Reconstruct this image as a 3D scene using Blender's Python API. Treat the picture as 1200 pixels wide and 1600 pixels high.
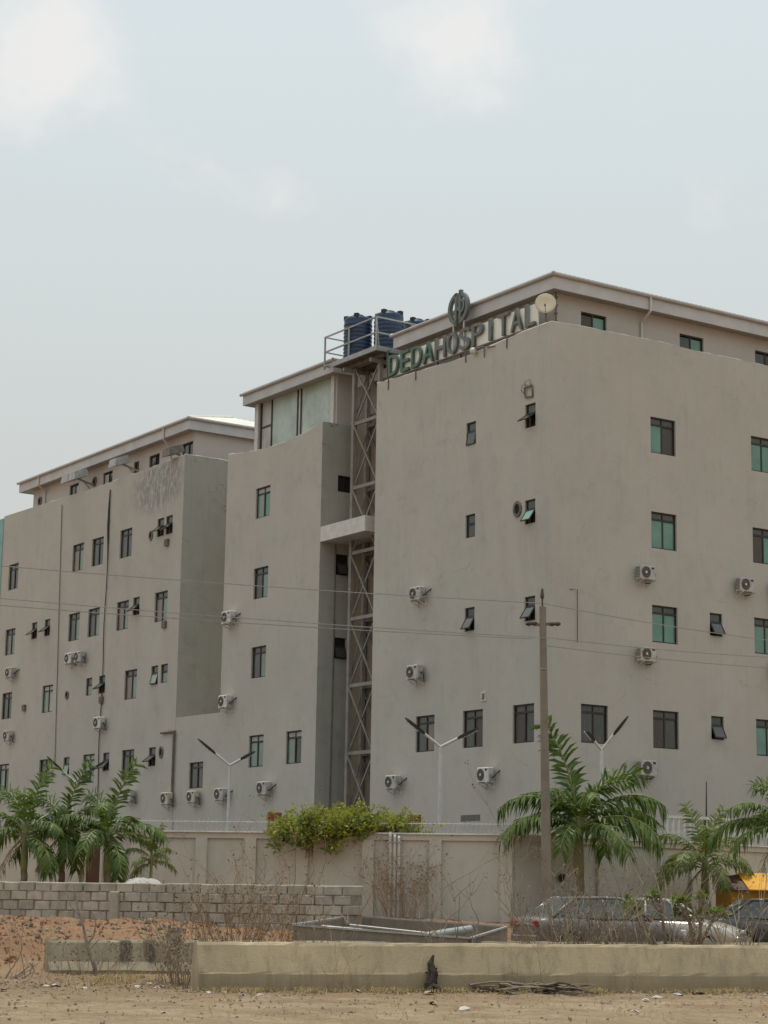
import bpy, bmesh, math, random
from mathutils import Vector, Matrix, Euler
R = math.radians
random.seed(7)
scene = bpy.context.scene
for o in list(bpy.data.objects): bpy.data.objects.remove(o)
COL = scene.collection

# ------------------------------------------------------------------ camera
EYE = Vector((0, 0, 1.5)); PITCH, ROLL = 0.19059592, 0.01656775
fw = Vector((0, math.cos(PITCH), math.sin(PITCH))); r0 = Vector((1, 0, 0)); u0 = r0.cross(fw)
rt = math.cos(ROLL)*r0 + math.sin(ROLL)*u0; up = -math.sin(ROLL)*r0 + math.cos(ROLL)*u0
cd = bpy.data.cameras.new('camera'); cam = bpy.data.objects.new('camera', cd); COL.objects.link(cam)
cd.sensor_fit = 'HORIZONTAL'; cd.sensor_width = 36; cd.lens = 36*3180/1200; cd.clip_start = .1; cd.clip_end = 6000
m = Matrix((rt, up, -fw)).transposed().to_4x4(); m.translation = EYE; cam.matrix_world = m
scene.camera = cam

# ------------------------------------------------------------------ world, sun, exposure
SUN_EL = 78; SUN_DIR = Vector((-.62, .78, 0)).normalized()      # the sun stands high, to the left and a little behind the place
world = bpy.data.worlds.new('World'); scene.world = world; world.use_nodes = True
nt = world.node_tree; N = nt.nodes; LK = nt.links; N.clear()
sky = N.new('ShaderNodeTexSky'); sky.sky_type = 'NISHITA'; sky.sun_disc = False
sky.sun_elevation = R(SUN_EL); sky.sun_rotation = math.atan2(SUN_DIR.x, SUN_DIR.y)
sky.air_density = 1.6; sky.dust_density = 6; sky.ozone_density = 1
tc = N.new('ShaderNodeTexCoord'); sz = N.new('ShaderNodeSeparateXYZ'); LK.new(tc.outputs['Generated'], sz.inputs[0])
el = N.new('ShaderNodeValToRGB'); LK.new(sz.outputs['Z'], el.inputs[0])      # dusty air: dull near the horizon, paler and bluer higher up
for p_, c_ in ((.0, (.60, .595, .57)), (.2, (.636, .660, .650)), (.3, (.672, .728, .728)), (.40, (.712, .782, .80)), (1., (.86, .95, 1.0))):
    e_ = el.color_ramp.elements[0] if p_ == 0 else el.color_ramp.elements[-1] if p_ == 1. else el.color_ramp.elements.new(p_)
    e_.position = p_; e_.color = (*c_, 1)
mu = N.new('ShaderNodeVectorMath'); mu.operation = 'SCALE'; mu.inputs['Scale'].default_value = 10; LK.new(el.outputs[0], mu.inputs[0])
hz = N.new('ShaderNodeMix'); hz.data_type = 'RGBA'; hz.inputs['Factor'].default_value = .92
LK.new(sky.outputs[0], hz.inputs['A']); LK.new(mu.outputs[0], hz.inputs['B'])
mp = N.new('ShaderNodeMapping'); LK.new(tc.outputs['Generated'], mp.inputs[0])
mp.inputs['Scale'].default_value = (1, 1, 1.2); mp.inputs['Location'].default_value = (.33, .1, .37)
n1 = N.new('ShaderNodeTexNoise'); LK.new(mp.outputs[0], n1.inputs['Vector']); n1.inputs['Scale'].default_value = 13; n1.inputs['Detail'].default_value = 9; n1.inputs['Roughness'].default_value = .58
def wm(op, a, b):
    n = N.new('ShaderNodeMath'); n.operation = op
    for i, v in enumerate((a, b)):
        if hasattr(v, 'is_linked'): LK.new(v, n.inputs[i])
        else: n.inputs[i].default_value = v
    return n.outputs[0]
tot = wm('MULTIPLY', n1.outputs['Fac'], 1.15)
for d_, r_, k_ in (((-.175, .902, .398), .075, .5), ((.035, .913, .408), .075, .46), ((-.09, .9, .41), .03, .16), ((-.052, .939, .341), .035, .2), ((.18, .94, .34), .05, .15), ((.5, .6, .62), .12, .4), ((-.6, .5, .62), .12, .4), ((-.2, -.7, .68), .2, .4), ((.7, -.3, .6), .2, .4)):   # single thin clouds
    dt = N.new('ShaderNodeVectorMath'); dt.operation = 'DISTANCE'; LK.new(tc.outputs['Generated'], dt.inputs[0]); dt.inputs[1].default_value = Vector(d_).normalized()
    mr = N.new('ShaderNodeMapRange'); mr.interpolation_type = 'SMOOTHSTEP'; LK.new(dt.outputs['Value'], mr.inputs['Value']); mr.inputs['From Min'].default_value = 0; mr.inputs['From Max'].default_value = r_; mr.inputs['To Min'].default_value = k_; mr.inputs['To Max'].default_value = 0
    tot = wm('ADD', tot, mr.outputs[0])
cr = N.new('ShaderNodeMapRange'); LK.new(tot, cr.inputs['Value']); cr.interpolation_type = 'SMOOTHSTEP'; cr.inputs['From Min'].default_value = .70; cr.inputs['From Max'].default_value = 1.16; cr.inputs['To Max'].default_value = .85
cl = N.new('ShaderNodeMix'); cl.data_type = 'RGBA'; LK.new(cr.outputs[0], cl.inputs['Factor']); LK.new(hz.outputs['Result'], cl.inputs['A']); cl.inputs['B'].default_value = (8.75, 8.55, 8.4, 1)
bg = N.new('ShaderNodeBackground'); bg.inputs[1].default_value = .1; LK.new(cl.outputs['Result'], bg.inputs[0])
wo = N.new('ShaderNodeOutputWorld'); LK.new(bg.outputs[0], wo.inputs[0])
sd = bpy.data.lights.new('sun', 'SUN'); sd.energy = 2.3; sd.angle = R(.8); sd.color = (1, .95, .86)
sun = bpy.data.objects.new('sun', sd); COL.objects.link(sun)
sv = SUN_DIR*math.cos(R(SUN_EL)) + Vector((0, 0, math.sin(R(SUN_EL))))
sun.rotation_euler = sv.to_track_quat('Z', 'Y').to_euler(); sun.location = sv*60
vs = scene.view_settings; vs.view_transform = 'Standard'; vs.look = 'None'; vs.exposure = 0; vs.gamma = 1; vs.use_curve_mapping = False
scene.render.engine = 'CYCLES'

# ------------------------------------------------------------------ materials
def new_mat(name):
    m = bpy.data.materials.new(name); m.use_nodes = True; t = m.node_tree
    return m, t, t.nodes['Principled BSDF']
def node(t, kind, **kw):
    n = t.nodes.new(kind)
    for k, v in kw.items():
        if k in n.inputs: n.inputs[k].default_value = v
        else: setattr(n, k, v)
    return n
def noise(t, vec, scale, detail=6, rough=.6):
    n = node(t, 'ShaderNodeTexNoise', Scale=scale, Detail=detail, Roughness=rough); t.links.new(vec, n.inputs['Vector']); return n.outputs['Fac']
def ramp(t, fac, p0, p1, c0=0., c1=1.):
    n = node(t, 'ShaderNodeMapRange'); t.links.new(fac, n.inputs['Value'])
    n.inputs['From Min'].default_value = p0; n.inputs['From Max'].default_value = p1; n.inputs['To Min'].default_value = c0; n.inputs['To Max'].default_value = c1
    return n.outputs[0]
def mix(t, fac, a, b, mode='MIX'):
    n = node(t, 'ShaderNodeMix', data_type='RGBA', blend_type=mode)
    for s, v in (('Factor', fac), ('A', a), ('B', b)):
        if hasattr(v, 'is_linked'): t.links.new(v, n.inputs[s])
        elif s == 'Factor': n.inputs[s].default_value = v
        else: n.inputs[s].default_value = (*v, 1)
    return n.outputs['Result']
def mth(t, op, a, b=0.):
    n = node(t, 'ShaderNodeMath', operation=op)
    for i, v in enumerate((a, b)):
        if hasattr(v, 'is_linked'): t.links.new(v, n.inputs[i])
        else: n.inputs[i].default_value = v
    return n.outputs[0]
def pos(t, scale=(1, 1, 1), obj=False):
    g = node(t, 'ShaderNodeTexCoord').outputs['Object'] if obj else node(t, 'ShaderNodeNewGeometry').outputs['Position']
    mp = node(t, 'ShaderNodeMapping'); mp.inputs['Scale'].default_value = scale; t.links.new(g, mp.inputs[0]); return mp.outputs[0]
def bump(t, bs, h, strength=.3, dist=.02):
    b = node(t, 'ShaderNodeBump', Strength=strength, Distance=dist); t.links.new(h, b.inputs['Height']); t.links.new(b.outputs[0], bs.inputs['Normal'])
def simple(name, col, rough=.6, metal=0., var=.25, scale=3., spec=.4, bmp=.15):
    m, t, b = new_mat(name); p = pos(t)
    n = noise(t, p, scale); f = ramp(t, n, .3, .7)
    c = mix(t, f, tuple(x*(1-var) for x in col), tuple(min(1, x*(1+var)) for x in col))
    n2 = noise(t, p, scale*14, 4); c = mix(t, ramp(t, n2, .35, .65, 0, var*.6), c, tuple(x*.72 for x in col))
    t.links.new(c, b.inputs['Base Color']); b.inputs['Roughness'].default_value = rough; b.inputs['Metallic'].default_value = metal
    b.inputs['Specular IOR Level'].default_value = spec
    if bmp: bump(t, b, n2, bmp, .01)
    return m
def plaster(name, col, stain, amount=.5, crack=.5, peel=None):
    m, t, b = new_mat(name); p = pos(t)
    big = noise(t, p, .35, 5); c = mix(t, ramp(t, big, .35, .68), tuple(x*.93 for x in col), tuple(x*1.06 for x in col))
    mid = noise(t, p, 1.6, 8, .65); c = mix(t, ramp(t, mid, .52, .75, 0, amount*.6), c, stain)
    st = noise(t, pos(t, (3.2, 3.2, .16)), 1.4, 7, .7); c = mix(t, ramp(t, st, .52, .78, 0, amount*.5), c, stain)
    st2 = noise(t, pos(t, (9, 9, .5)), 1.2, 5, .6); c = mix(t, ramp(t, st2, .54, .74, 0, amount*.28), c, tuple(x*1.1 for x in col)); bl_ = noise(t, pos(t, (1, 1, .7)), .75, 9, .72); c = mix(t, ramp(t, bl_, .53, .66, 0, amount*.5), c, tuple(x*.8 for x in col)); dk = mth(t, 'MULTIPLY', ramp(t, noise(t, p, .3, 3), .55, .68), ramp(t, noise(t, pos(t, (1.2, 1.2, 2.2)), 1.1, 8, .75), .52, .66)); c = mix(t, mth(t, 'MULTIPLY', dk, amount*.6), c, stain)
    hue = noise(t, p, .55, 4); c = mix(t, ramp(t, hue, .42, .6, 0, .5), c, tuple(x*k for x, k in zip(col, (1.04, .985, .98)))); c = mix(t, ramp(t, hue, .36, .46, .4, 0), c, tuple(x*k for x, k in zip(col, (.95, 1.0, .97))))
    # hairline cracks, broken up by a mask
    wob = noise(t, p, 1.1, 4); wv = node(t, 'ShaderNodeVectorMath', operation='SCALE'); wc = node(t, 'ShaderNodeTexNoise', Scale=1.2, Detail=5.); t.links.new(p, wc.inputs['Vector']); t.links.new(wc.outputs['Color'], wv.inputs[0]); wv.inputs['Scale'].default_value = 1.6
    va = node(t, 'ShaderNodeVectorMath', operation='ADD'); t.links.new(p, va.inputs[0]); t.links.new(wv.outputs[0], va.inputs[1])
    vo = node(t, 'ShaderNodeTexVoronoi', feature='DISTANCE_TO_EDGE', Scale=.21); t.links.new(va.outputs[0], vo.inputs['Vector'])
    ck = mth(t, 'MULTIPLY', ramp(t, vo.outputs['Distance'], .0, .006, crack, 0), ramp(t, noise(t, p, .5, 3), .52, .6))
    c = mix(t, ck, c, tuple(x*.55 for x in stain))
    fine = noise(t, p, 22, 5, .7); c = mix(t, ramp(t, fine, .4, .7, 0, .18), c, tuple(x*.75 for x in col))
    if peel:   # a patch of flaked paint at a fixed place on the wall: (centre, half sizes), world metres
        cx, hx = peel; sv_ = node(t, 'ShaderNodeVectorMath', operation='SUBTRACT'); g = node(t, 'ShaderNodeNewGeometry'); t.links.new(g.outputs['Position'], sv_.inputs[0]); sv_.inputs[1].default_value = cx
        dv = node(t, 'ShaderNodeVectorMath', operation='DIVIDE'); t.links.new(sv_.outputs[0], dv.inputs[0]); dv.inputs[1].default_value = hx
        ln = node(t, 'ShaderNodeVectorMath', operation='LENGTH'); t.links.new(dv.outputs[0], ln.inputs[0])
        k = mth(t, 'MULTIPLY', ramp(t, ln.outputs['Value'], .55, 1.05, 1, 0), ramp(t, noise(t, pos(t, (2.6, 2.6, 1.0)), 2.2, 9, .72), .46, .5))
        c = mix(t, mth(t, 'MULTIPLY', k, .85), c, (.29, .287, .27))
        k2 = mth(t, 'MULTIPLY', k, ramp(t, noise(t, pos(t, (3, 3, .8)), 3, 5), .55, .65)); c = mix(t, mth(t, 'MULTIPLY', k2, .8), c, (.17, .168, .155))
    t.links.new(c, b.inputs['Base Color']); b.inputs['Roughness'].default_value = .9; b.inputs['Specular IOR Level'].default_value = .25
    hh = mth(t, 'ADD', mth(t, 'MULTIPLY', fine, .35), mid); bump(t, b, hh, .35, .03)
    return m
M = {}
CREAM = (.487, .458, .402); STAIN = (.295, .272, .23)
# building frame: x runs along the right-hand face (b), y along the left-hand faces (a)
CX, CY = 5.86992, 70.0; EA = Vector((-.55646336, .83087215, 0)); EB = Vector((.83087215, .55646336, 0)); ANG = math.atan2(.55646336, .83087215)
def W(b, a, z): return Vector((CX, CY, 0)) + EB*b + EA*a + Vector((0, 0, z))
pc = W(0, 29.9, 20.9)
M['cream'] = plaster('cream_plaster', CREAM, STAIN, .62, .28)
M['cream_flaked'] = plaster('cream_plaster_flaked', CREAM, STAIN, .6, .28, (tuple(pc), (2.6, 3.4, 1.5)))
M['grey_plaster'] = plaster('weathered_shaded_plaster', (.395, .385, .335), (.22, .215, .185), .8, .7)  # grey-green weathering, with the shade of the recesses darkened into the colour
M['pent'] = plaster('pinkish_cream_plaster', (.52, .475, .435), STAIN, .3, .1)
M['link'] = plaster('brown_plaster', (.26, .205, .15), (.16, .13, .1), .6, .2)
M['wallgrey'] = plaster('compound_wall_plaster', (.54, .51, .44), (.31, .275, .225), .75, .5)
M['fascia'] = simple('fascia_boards', (.52, .505, .495), .6, 0, .12, 1.2)
M['gutter'] = simple('gutter_metal', (.44, .42, .4), .45, .1, .12, 2)
M['soffit'] = simple('soffit_boards', (.36, .335, .31), .8, 0, .1)
M['roof'] = simple('light_roof_sheet', (.7, .67, .6), .5, .1, .14, .8)
M['coping'] = simple('chipped_white_edge', (.62, .56, .48), .85, 0, .3, 5)
M['frame'] = simple('bronze_frame', (.045, .038, .03), .45, .3, .2)
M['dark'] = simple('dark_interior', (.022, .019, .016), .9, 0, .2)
M['brownpane'] = simple('brown_net_pane', (.075, .06, .05), .35, 0, .2, 8)
def glass(name, col, rough=.06, spec=.6):
    m, t, b = new_mat(name); p = pos(t)
    c = mix(t, ramp(t, noise(t, p, 1.1, 4), .35, .65), tuple(x*.82 for x in col), tuple(x*1.15 for x in col)); c = mix(t, ramp(t, noise(t, pos(t, (6, 6, 1)), 2, 6), .5, .75, 0, .35), c, (.2, .19, .16))
    t.links.new(c, b.inputs['Base Color']); b.inputs['Roughness'].default_value = rough; b.inputs['Specular IOR Level'].default_value = spec
    bump(t, b, noise(t, p, .7, 2), .03, .05)
    return m
M['green'] = glass('green_tinted_glass', (.13, .27, .205)); M['palegreen'] = glass('pale_green_glass', (.2, .27, .215)); M['smoke'] = glass('smoky_glass', (.055, .06, .05), .08)
M['frost'] = glass('frosted_pale_glass', (.43, .5, .44), .3, .5); M['frostgrey'] = glass('dusty_grey_glass', (.42, .41, .38), .4, .4)
M['curtain'] = glass('curtained_glass', (.2, .165, .125), .12, .5); M['teal'] = glass('teal_cladding', (.12, .3, .28), .2)
M['white'] = simple('off_white_enamel', (.6, .57, .52), .45, 0, .12, 4); M['grille'] = simple('dark_grille', (.14, .128, .11), .6, 0, .25, 9); M['pvc'] = simple('pale_plastic_pipe', (.58, .55, .5), .5, 0, .12)
M['black'] = simple('black_plastic', (.03, .03, .03), .5, 0, .2); M['steel'] = simple('painted_grey_steel', (.36, .36, .35), .5, .25, .2, 5); M['steeldark'] = simple('rusty_dark_steel', (.17, .145, .12), .7, .2, .35, 4)
M['truss'] = simple('beige_truss_steel', (.28, .255, .22), .6, .15, .22, 3); M['galv'] = simple('galvanised_steel', (.56, .55, .52), .5, .25, .1, 6); M['whitecoping'] = simple('white_coping', (.72, .7, .66), .85, 0, .2, 3)
M['tank'] = simple('navy_tank_plastic', (.026, .047, .095), .45, 0, .25, 1.6); M['tanklid'] = simple('black_tank_lid', (.018, .02, .024), .6, 0, .2)
M['signgreen'] = simple('sign_green_enamel', (.07, .13, .095), .4, 0, .15); M['signgrey'] = simple('sign_grey_enamel', (.14, .15, .135), .4, 0, .15); M['signwhite'] = simple('sign_backing', (.82, .8, .72), .6, 0, .08)
M['dish'] = simple('cream_dish_paint', (.72, .62, .46), .5, 0, .06); M['brick'] = simple('red_brick', (.25, .085, .05), .9, 0, .25, 9)
M['block'] = simple('sandcrete_block', (.36, .32, .265), .95, 0, .22, 4, .2, .5); M['block2'] = simple('sandcrete_block_pale', (.43, .38, .315), .95, 0, .22, 4, .2, .5); M['mortar'] = simple('block_mortar', (.27, .235, .19), .95, 0, .25, 6, .2, .4)
M['pole'] = simple('weathered_concrete_pole', (.225, .195, .15), .9, 0, .18, 2); M['insul'] = simple('brown_porcelain', (.06, .04, .03), .3, 0, .2); M['wirecoil'] = simple('weathered_wire_coil', (.36, .35, .325), .6, .2, .15, 5); M['wire'] = simple('aluminium_wire', (.3, .29, .27), .5, .3, .1)
M['blackwire'] = simple('black_cable', (.05, .045, .04), .7, 0, .2); M['rock'] = simple('rubble', (.28, .225, .165), .95, 0, .4, 6, .2, .5); M['rockgrey'] = simple('pale_gravel', (.42, .4, .37), .95, 0, .3, 12, .2, .6)
M['door'] = simple('brown_door', (.1, .045, .025), .6, 0, .2); M['yellow'] = simple('yellow_sheet_metal', (.72, .36, .03), .5, 0, .12, 2); M['yellowwall'] = simple('ochre_sheet_metal', (.5, .25, .02), .55, 0, .15, 2)
M['twig'] = simple('dry_twig', (.29, .235, .165), .9, 0, .35, 5); M['twigred'] = simple('reddish_dry_stem', (.30, .205, .13), .9, 0, .3, 5); M['bark'] = simple('grey_bark', (.26, .215, .165), .9, 0, .3, 6); M['dryleaf'] = simple('dead_leaf', (.2, .14, .085), .9, 0, .4, 8)
M['palmtrunk'] = simple('palm_trunk', (.2, .16, .115), .9, 0, .35, 5, .2, .6); M['paper'] = simple('litter_paper', (.47, .43, .37), .8, 0, .2); M['card'] = simple('litter_card', (.36, .26, .16), .85, 0, .3)
M['burnt'] = simple('charred_stem', (.055, .045, .035), .95, 0, .4, 12, .2, .6)
def leaf(name, c0, c1, trans=.35, scale=2.5):
    m, t, b = new_mat(name); p = pos(t); oi = node(t, 'ShaderNodeObjectInfo')
    f = ramp(t, noise(t, p, scale, 4), .3, .7); c = mix(t, f, c0, c1); c = mix(t, ramp(t, oi.outputs['Random'], 0, 1, 0, .35), c, tuple(x*1.35 for x in c1))
    t.links.new(c, b.inputs['Base Color']); b.inputs['Roughness'].default_value = .5; b.inputs['Specular IOR Level'].default_value = .35
    tr = node(t, 'ShaderNodeBsdfTranslucent'); t.links.new(mix(t, 1., c, (1.15, 1.3, .7), 'MULTIPLY'), tr.inputs[0]); ms = node(t, 'ShaderNodeMixShader'); ms.inputs[0].default_value = trans
    t.links.new(b.outputs[0], ms.inputs[1]); t.links.new(tr.outputs[0], ms.inputs[2]); t.links.new(ms.outputs[0], t.nodes['Material Output'].inputs[0])
    return m
M['palm'] = leaf('palm_leaf', (.032, .066, .012), (.125, .175, .034), .28); M['palmyoung'] = leaf('young_palm_leaf', (.12, .16, .05), (.2, .22, .075)); M['palmdry'] = leaf('dry_palm_leaf', (.2, .16, .08), (.33, .25, .14), .2); M['shaft'] = simple('green_crownshaft', (.2, .21, .075), .45, 0, .25, 3)
M['bush'] = leaf('bush_leaf', (.16, .185, .03), (.36, .35, .07), .4, 3.5); M['frangi'] = leaf('shrub_leaf', (.09, .13, .035), (.19, .22, .06), .35)
M['grass'] = leaf('dry_grass', (.26, .19, .1), (.42, .32, .18), .25, 6)
def paintmat(name, col, dust=.25):
    m, t, b = new_mat(name); p = pos(t); c = mix(t, ramp(t, noise(t, p, 2, 6), .4, .7, 0, dust), col, (.33, .27, .2)); t.links.new(c, b.inputs['Base Color'])
    b.inputs['Roughness'].default_value = .28; b.inputs['Coat Weight'].default_value = .4; b.inputs['Metallic'].default_value = .25; return m
M['cargrey'] = paintmat('grey_mauve_paint', (.135, .12, .116)); M['carwhite'] = paintmat('cream_white_paint', (.5, .46, .4), .35); M['carblue'] = paintmat('slate_blue_paint', (.05, .062, .072))
M['carglass'] = glass('car_glass', (.05, .065, .06), .05, .9); M['tyre'] = simple('tyre_rubber', (.02, .02, .02), .9); M['rim'] = simple('alloy', (.4, .4, .4), .4, .6); M['redlamp'] = simple('red_lens', (.3, .02, .015), .15, 0, .1); M['lamp'] = simple('clear_lens', (.6, .6, .58), .1, 0, .05)
# concrete barrier: mottled tone, browner towards the foot, soot streaks on the far one
def concrete(name, col, soot=None):
    m, t, b = new_mat(name); p = pos(t); po = pos(t, obj=True)
    c = mix(t, ramp(t, noise(t, p, .8, 6), .3, .7), tuple(x*.82 for x in col), tuple(x*1.1 for x in col))
    st = noise(t, pos(t, (4, 4, .5)), 1.3, 6, .7); c = mix(t, ramp(t, st, .48, .72, 0, .7), c, tuple(x*.5 for x in col)); c = mix(t, ramp(t, noise(t, p, 2.3, 8, .7), .52, .7, 0, .5), c, tuple(x*.62 for x in col))
    sp = node(t, 'ShaderNodeSeparateXYZ'); t.links.new(po, sp.inputs[0]); ft = mth(t, 'ADD', sp.outputs['Z'], mth(t, 'MULTIPLY', noise(t, p, 2.2, 5), .16))
    c = mix(t, ramp(t, ft, .12, .46, .45, 0), c, (.2, .145, .085))
    fine = noise(t, p, 30, 5, .7); c = mix(t, ramp(t, fine, .45, .7, 0, .35), c, tuple(x*.6 for x in col))
    if soot:
        x0, x1, x2, x3 = soot; X = mth(t, 'ADD', sp.outputs['X'], mth(t, 'MULTIPLY', noise(t, p, 4, 4), .12))
        def band(lo, hi): return mth(t, 'MULTIPLY', ramp(t, X, lo, lo+.06), ramp(t, X, hi-.06, hi, 1, 0))
        k = mth(t, 'ADD', band(x0, x1), band(x2, x3)); k = mth(t, 'MULTIPLY', k, ramp(t, mth(t, 'ADD', sp.outputs['Z'], mth(t, 'MULTIPLY', noise(t, pos(t, (9, 9, .6)), 2, 4), .5)), .42, .62))
        c = mix(t, mth(t, 'MULTIPLY', k, .85), c, (.045, .04, .032))
    t.links.new(c, b.inputs['Base Color']); b.inputs['Roughness'].default_value = .92; bump(t, b, fine, .4, .02); return m
M['concrete'] = concrete('tan_concrete', (.42, .34, .215)); M['concrete_soot'] = concrete('sooty_concrete', (.31, .265, .18), (1.46, 1.76, 1.97, 2.25)); M['trayc'] = concrete('stained_tray_concrete', (.24, .205, .16))
def groundmat():
    m, t, b = new_mat('sandy_laterite'); p = pos(t); sp = node(t, 'ShaderNodeSeparateXYZ'); t.links.new(p, sp.inputs[0])
    sand, red, brown, pale = (.385, .285, .18), (.28, .135, .07), (.235, .17, .105), (.48, .39, .27)
    c = mix(t, ramp(t, noise(t, p, .6, 6), .35, .65), brown, sand)
    c = mix(t, ramp(t, noise(t, pos(t, (.5, 1.6, 1)), 1.4, 7, .7), .5, .72, 0, .7), c, pale)
    k = ramp(t, mth(t, 'ADD', sp.outputs['Y'], mth(t, 'MULTIPLY', noise(t, p, .5, 6), 6)), 40.5, 46.5); c = mix(t, mth(t, 'MULTIPLY', k, .7), c, red)      # red soil on the bank behind the barriers
    k = mth(t, 'MULTIPLY', ramp(t, noise(t, p, .45, 6, .7), .48, .6), ramp(t, sp.outputs['Y'], 30, 33)); c = mix(t, mth(t, 'MULTIPLY', k, .6), c, (.25, .14, .075))
    vv = mth(t, 'SUBTRACT', mth(t, 'MULTIPLY', sp.outputs['Y'], .9477), mth(t, 'MULTIPLY', sp.outputs['X'], .3193)); zn = ramp(t, mth(t, 'ADD', vv, mth(t, 'MULTIPLY', noise(t, pos(t, (.6, 1.5, 1)), .9, 6, .65), 5)), 33.2, 36.0); zn = mth(t, 'MULTIPLY', zn, ramp(t, vv, 38.5, 41.5, 1, 0)); c = mix(t, mth(t, 'MULTIPLY', zn, .6), c, (.235, .165, .1))      # leafy brown earth along the barriers
    rut = noise(t, pos(t, (.25, 2.4, 1)), 1.2, 5, .6); c = mix(t, ramp(t, rut, .5, .62, 0, .35), c, (.26, .185, .11))
    f = noise(t, p, 9, 8, .75); c = mix(t, ramp(t, f, .48, .68, 0, .7), c, (.15, .10, .06)); f2 = noise(t, p, 34, 6, .7); c = mix(t, ramp(t, f2, .55, .7, 0, .6), c, pale)
    t.links.new(c, b.inputs['Base Color']); b.inputs['Roughness'].default_value = .97; b.inputs['Specular IOR Level'].default_value = .15
    bump(t, b, mth(t, 'ADD', f, mth(t, 'MULTIPLY', f2, .5)), .8, .05); return m
M['ground'] = groundmat()

# ------------------------------------------------------------------ mesh helpers
class MB:
    def __init__(s): s.v = []; s.f = []; s.mi = []; s.cur = 0
    def add(s, vs, fs):
        o = len(s.v); s.v += [tuple(x) for x in vs]; s.f += [tuple(i+o for i in q) for q in fs]; s.mi += [s.cur]*len(fs); return s
    def quad(s, a, b, c, d): return s.add((a, b, c, d), ((0, 1, 2, 3),))
    def box(s, x0, x1, y0, y1, z0, z1):
        return s.add(((x0,y0,z0),(x1,y0,z0),(x1,y1,z0),(x0,y1,z0),(x0,y0,z1),(x1,y0,z1),(x1,y1,z1),(x0,y1,z1)), ((3,2,1,0),(4,5,6,7),(0,1,5,4),(1,2,6,5),(2,3,7,6),(3,0,4,7)))
    def cbox(s, x0, x1, y0, y1, z0, z1, c=.02):   # box with chamfered vertical and top edges
        ring = [(x0+c,y0),(x1-c,y0),(x1,y0+c),(x1,y1-c),(x1-c,y1),(x0+c,y1),(x0,y1-c),(x0,y0+c)]
        def ins(p): return (min(max(p[0], x0+c), x1-c), min(max(p[1], y0+c), y1-c))
        v = [(*p, z0) for p in ring] + [(*p, z1-c) for p in ring] + [(*ins(p), z1) for p in ring]
        f = [tuple(range(7, -1, -1)), tuple(range(16, 24))] + [(k*8+i, k*8+(i+1) % 8, k*8+8+(i+1) % 8, k*8+8+i) for k in (0, 1) for i in range(8)]
        return s.add(v, f)
    def tube(s, pts, r, n=6, cap=True):
        pts = [Vector(p) for p in pts]; rs = r if isinstance(r, (list, tuple)) else [r]*len(pts); v = []; f = []; prev = None
        for i, p in enumerate(pts):
            d = (pts[min(i+1, len(pts)-1)] - pts[max(i-1, 0)]).normalized()
            if prev is None: x = d.orthogonal().normalized()
            else: x = (prev - d*prev.dot(d)); x = x.normalized() if x.length > 1e-6 else d.orthogonal().normalized()
            prev = x; y = d.cross(x)
            v += [p + (x*math.cos(2*math.pi*k/n) + y*math.sin(2*math.pi*k/n))*rs[i] for k in range(n)]
        for i in range(len(pts)-1): f += [(i*n+k, i*n+(k+1) % n, (i+1)*n+(k+1) % n, (i+1)*n+k) for k in range(n)]
        if cap: f += [tuple(range(n-1, -1, -1)), tuple((len(pts)-1)*n+k for k in range(n))]
        return s.add(v, f)
    def bar(s, a, b, w, h=None):   # square bar between two points
        a, b = Vector(a), Vector(b); d = (b-a).normalized(); x = d.cross(Vector((0,0,1))); x = x.normalized() if x.length > 1e-4 else Vector((1,0,0)); y = x.cross(d); h = h or w
        v = [p + x*sx*w/2 + y*sy*h/2 for p in (a, b) for sx, sy in ((-1,-1),(1,-1),(1,1),(-1,1))]
        return s.add(v, ((3,2,1,0),(4,5,6,7),(0,1,5,4),(1,2,6,5),(2,3,7,6),(3,0,4,7)))
    def lathe(s, prof, n=20, c=(0, 0, 0)):
        v = [(c[0]+r*math.cos(2*math.pi*k/n), c[1]+r*math.sin(2*math.pi*k/n), c[2]+z) for r, z in prof for k in range(n)]
        f = [(i*n+k, i*n+(k+1) % n, (i+1)*n+(k+1) % n, (i+1)*n+k) for i in range(len(prof)-1) for k in range(n)] + [tuple(range(n-1, -1, -1)), tuple((len(prof)-1)*n+k for k in range(n))]
        return s.add(v, f)
    def disc_y(s, cx, cz, y0, y1, r, n=20):   # disc whose axis is y, front at y0
        v = [(cx+r*math.cos(2*math.pi*k/n), y, cz+r*math.sin(2*math.pi*k/n)) for y in (y0, y1) for k in range(n)]
        return s.add(v, [tuple(range(n)), tuple(range(2*n-1, n-1, -1))] + [(k, k+n, (k+1) % n+n, (k+1) % n) for k in range(n)])
    def ring_y(s, cx, cz, y0, y1, r0, r1, n=24, a0=0, a1=2*math.pi):
        full = abs(a1-a0-2*math.pi) < 1e-6; cnt = n if full else n+1
        v = []
        for k in range(cnt):
            t = a0+(a1-a0)*k/n
            for r, y in ((r0, y0), (r1, y0), (r1, y1), (r0, y1)): v.append((cx+r*math.cos(t), y, cz+r*math.sin(t)))
        f = [(4*k+j, 4*((k+1) % cnt)+j, 4*((k+1) % cnt)+(j+1) % 4, 4*k+(j+1) % 4) for k in range(n) for j in range(4)]
        return s.add(v, f)
    def mesh(s, name, mats, smooth=False):
        me = bpy.data.meshes.new(name); me.from_pydata(s.v, [], s.f)
        for mm in (mats if isinstance(mats, (list, tuple)) else [mats]): me.materials.append(M[mm] if isinstance(mm, str) else mm)
        me.polygons.foreach_set('material_index', s.mi)
        if smooth: me.polygons.foreach_set('use_smooth', [True]*len(me.polygons))
        me.update()
        return me
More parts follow.
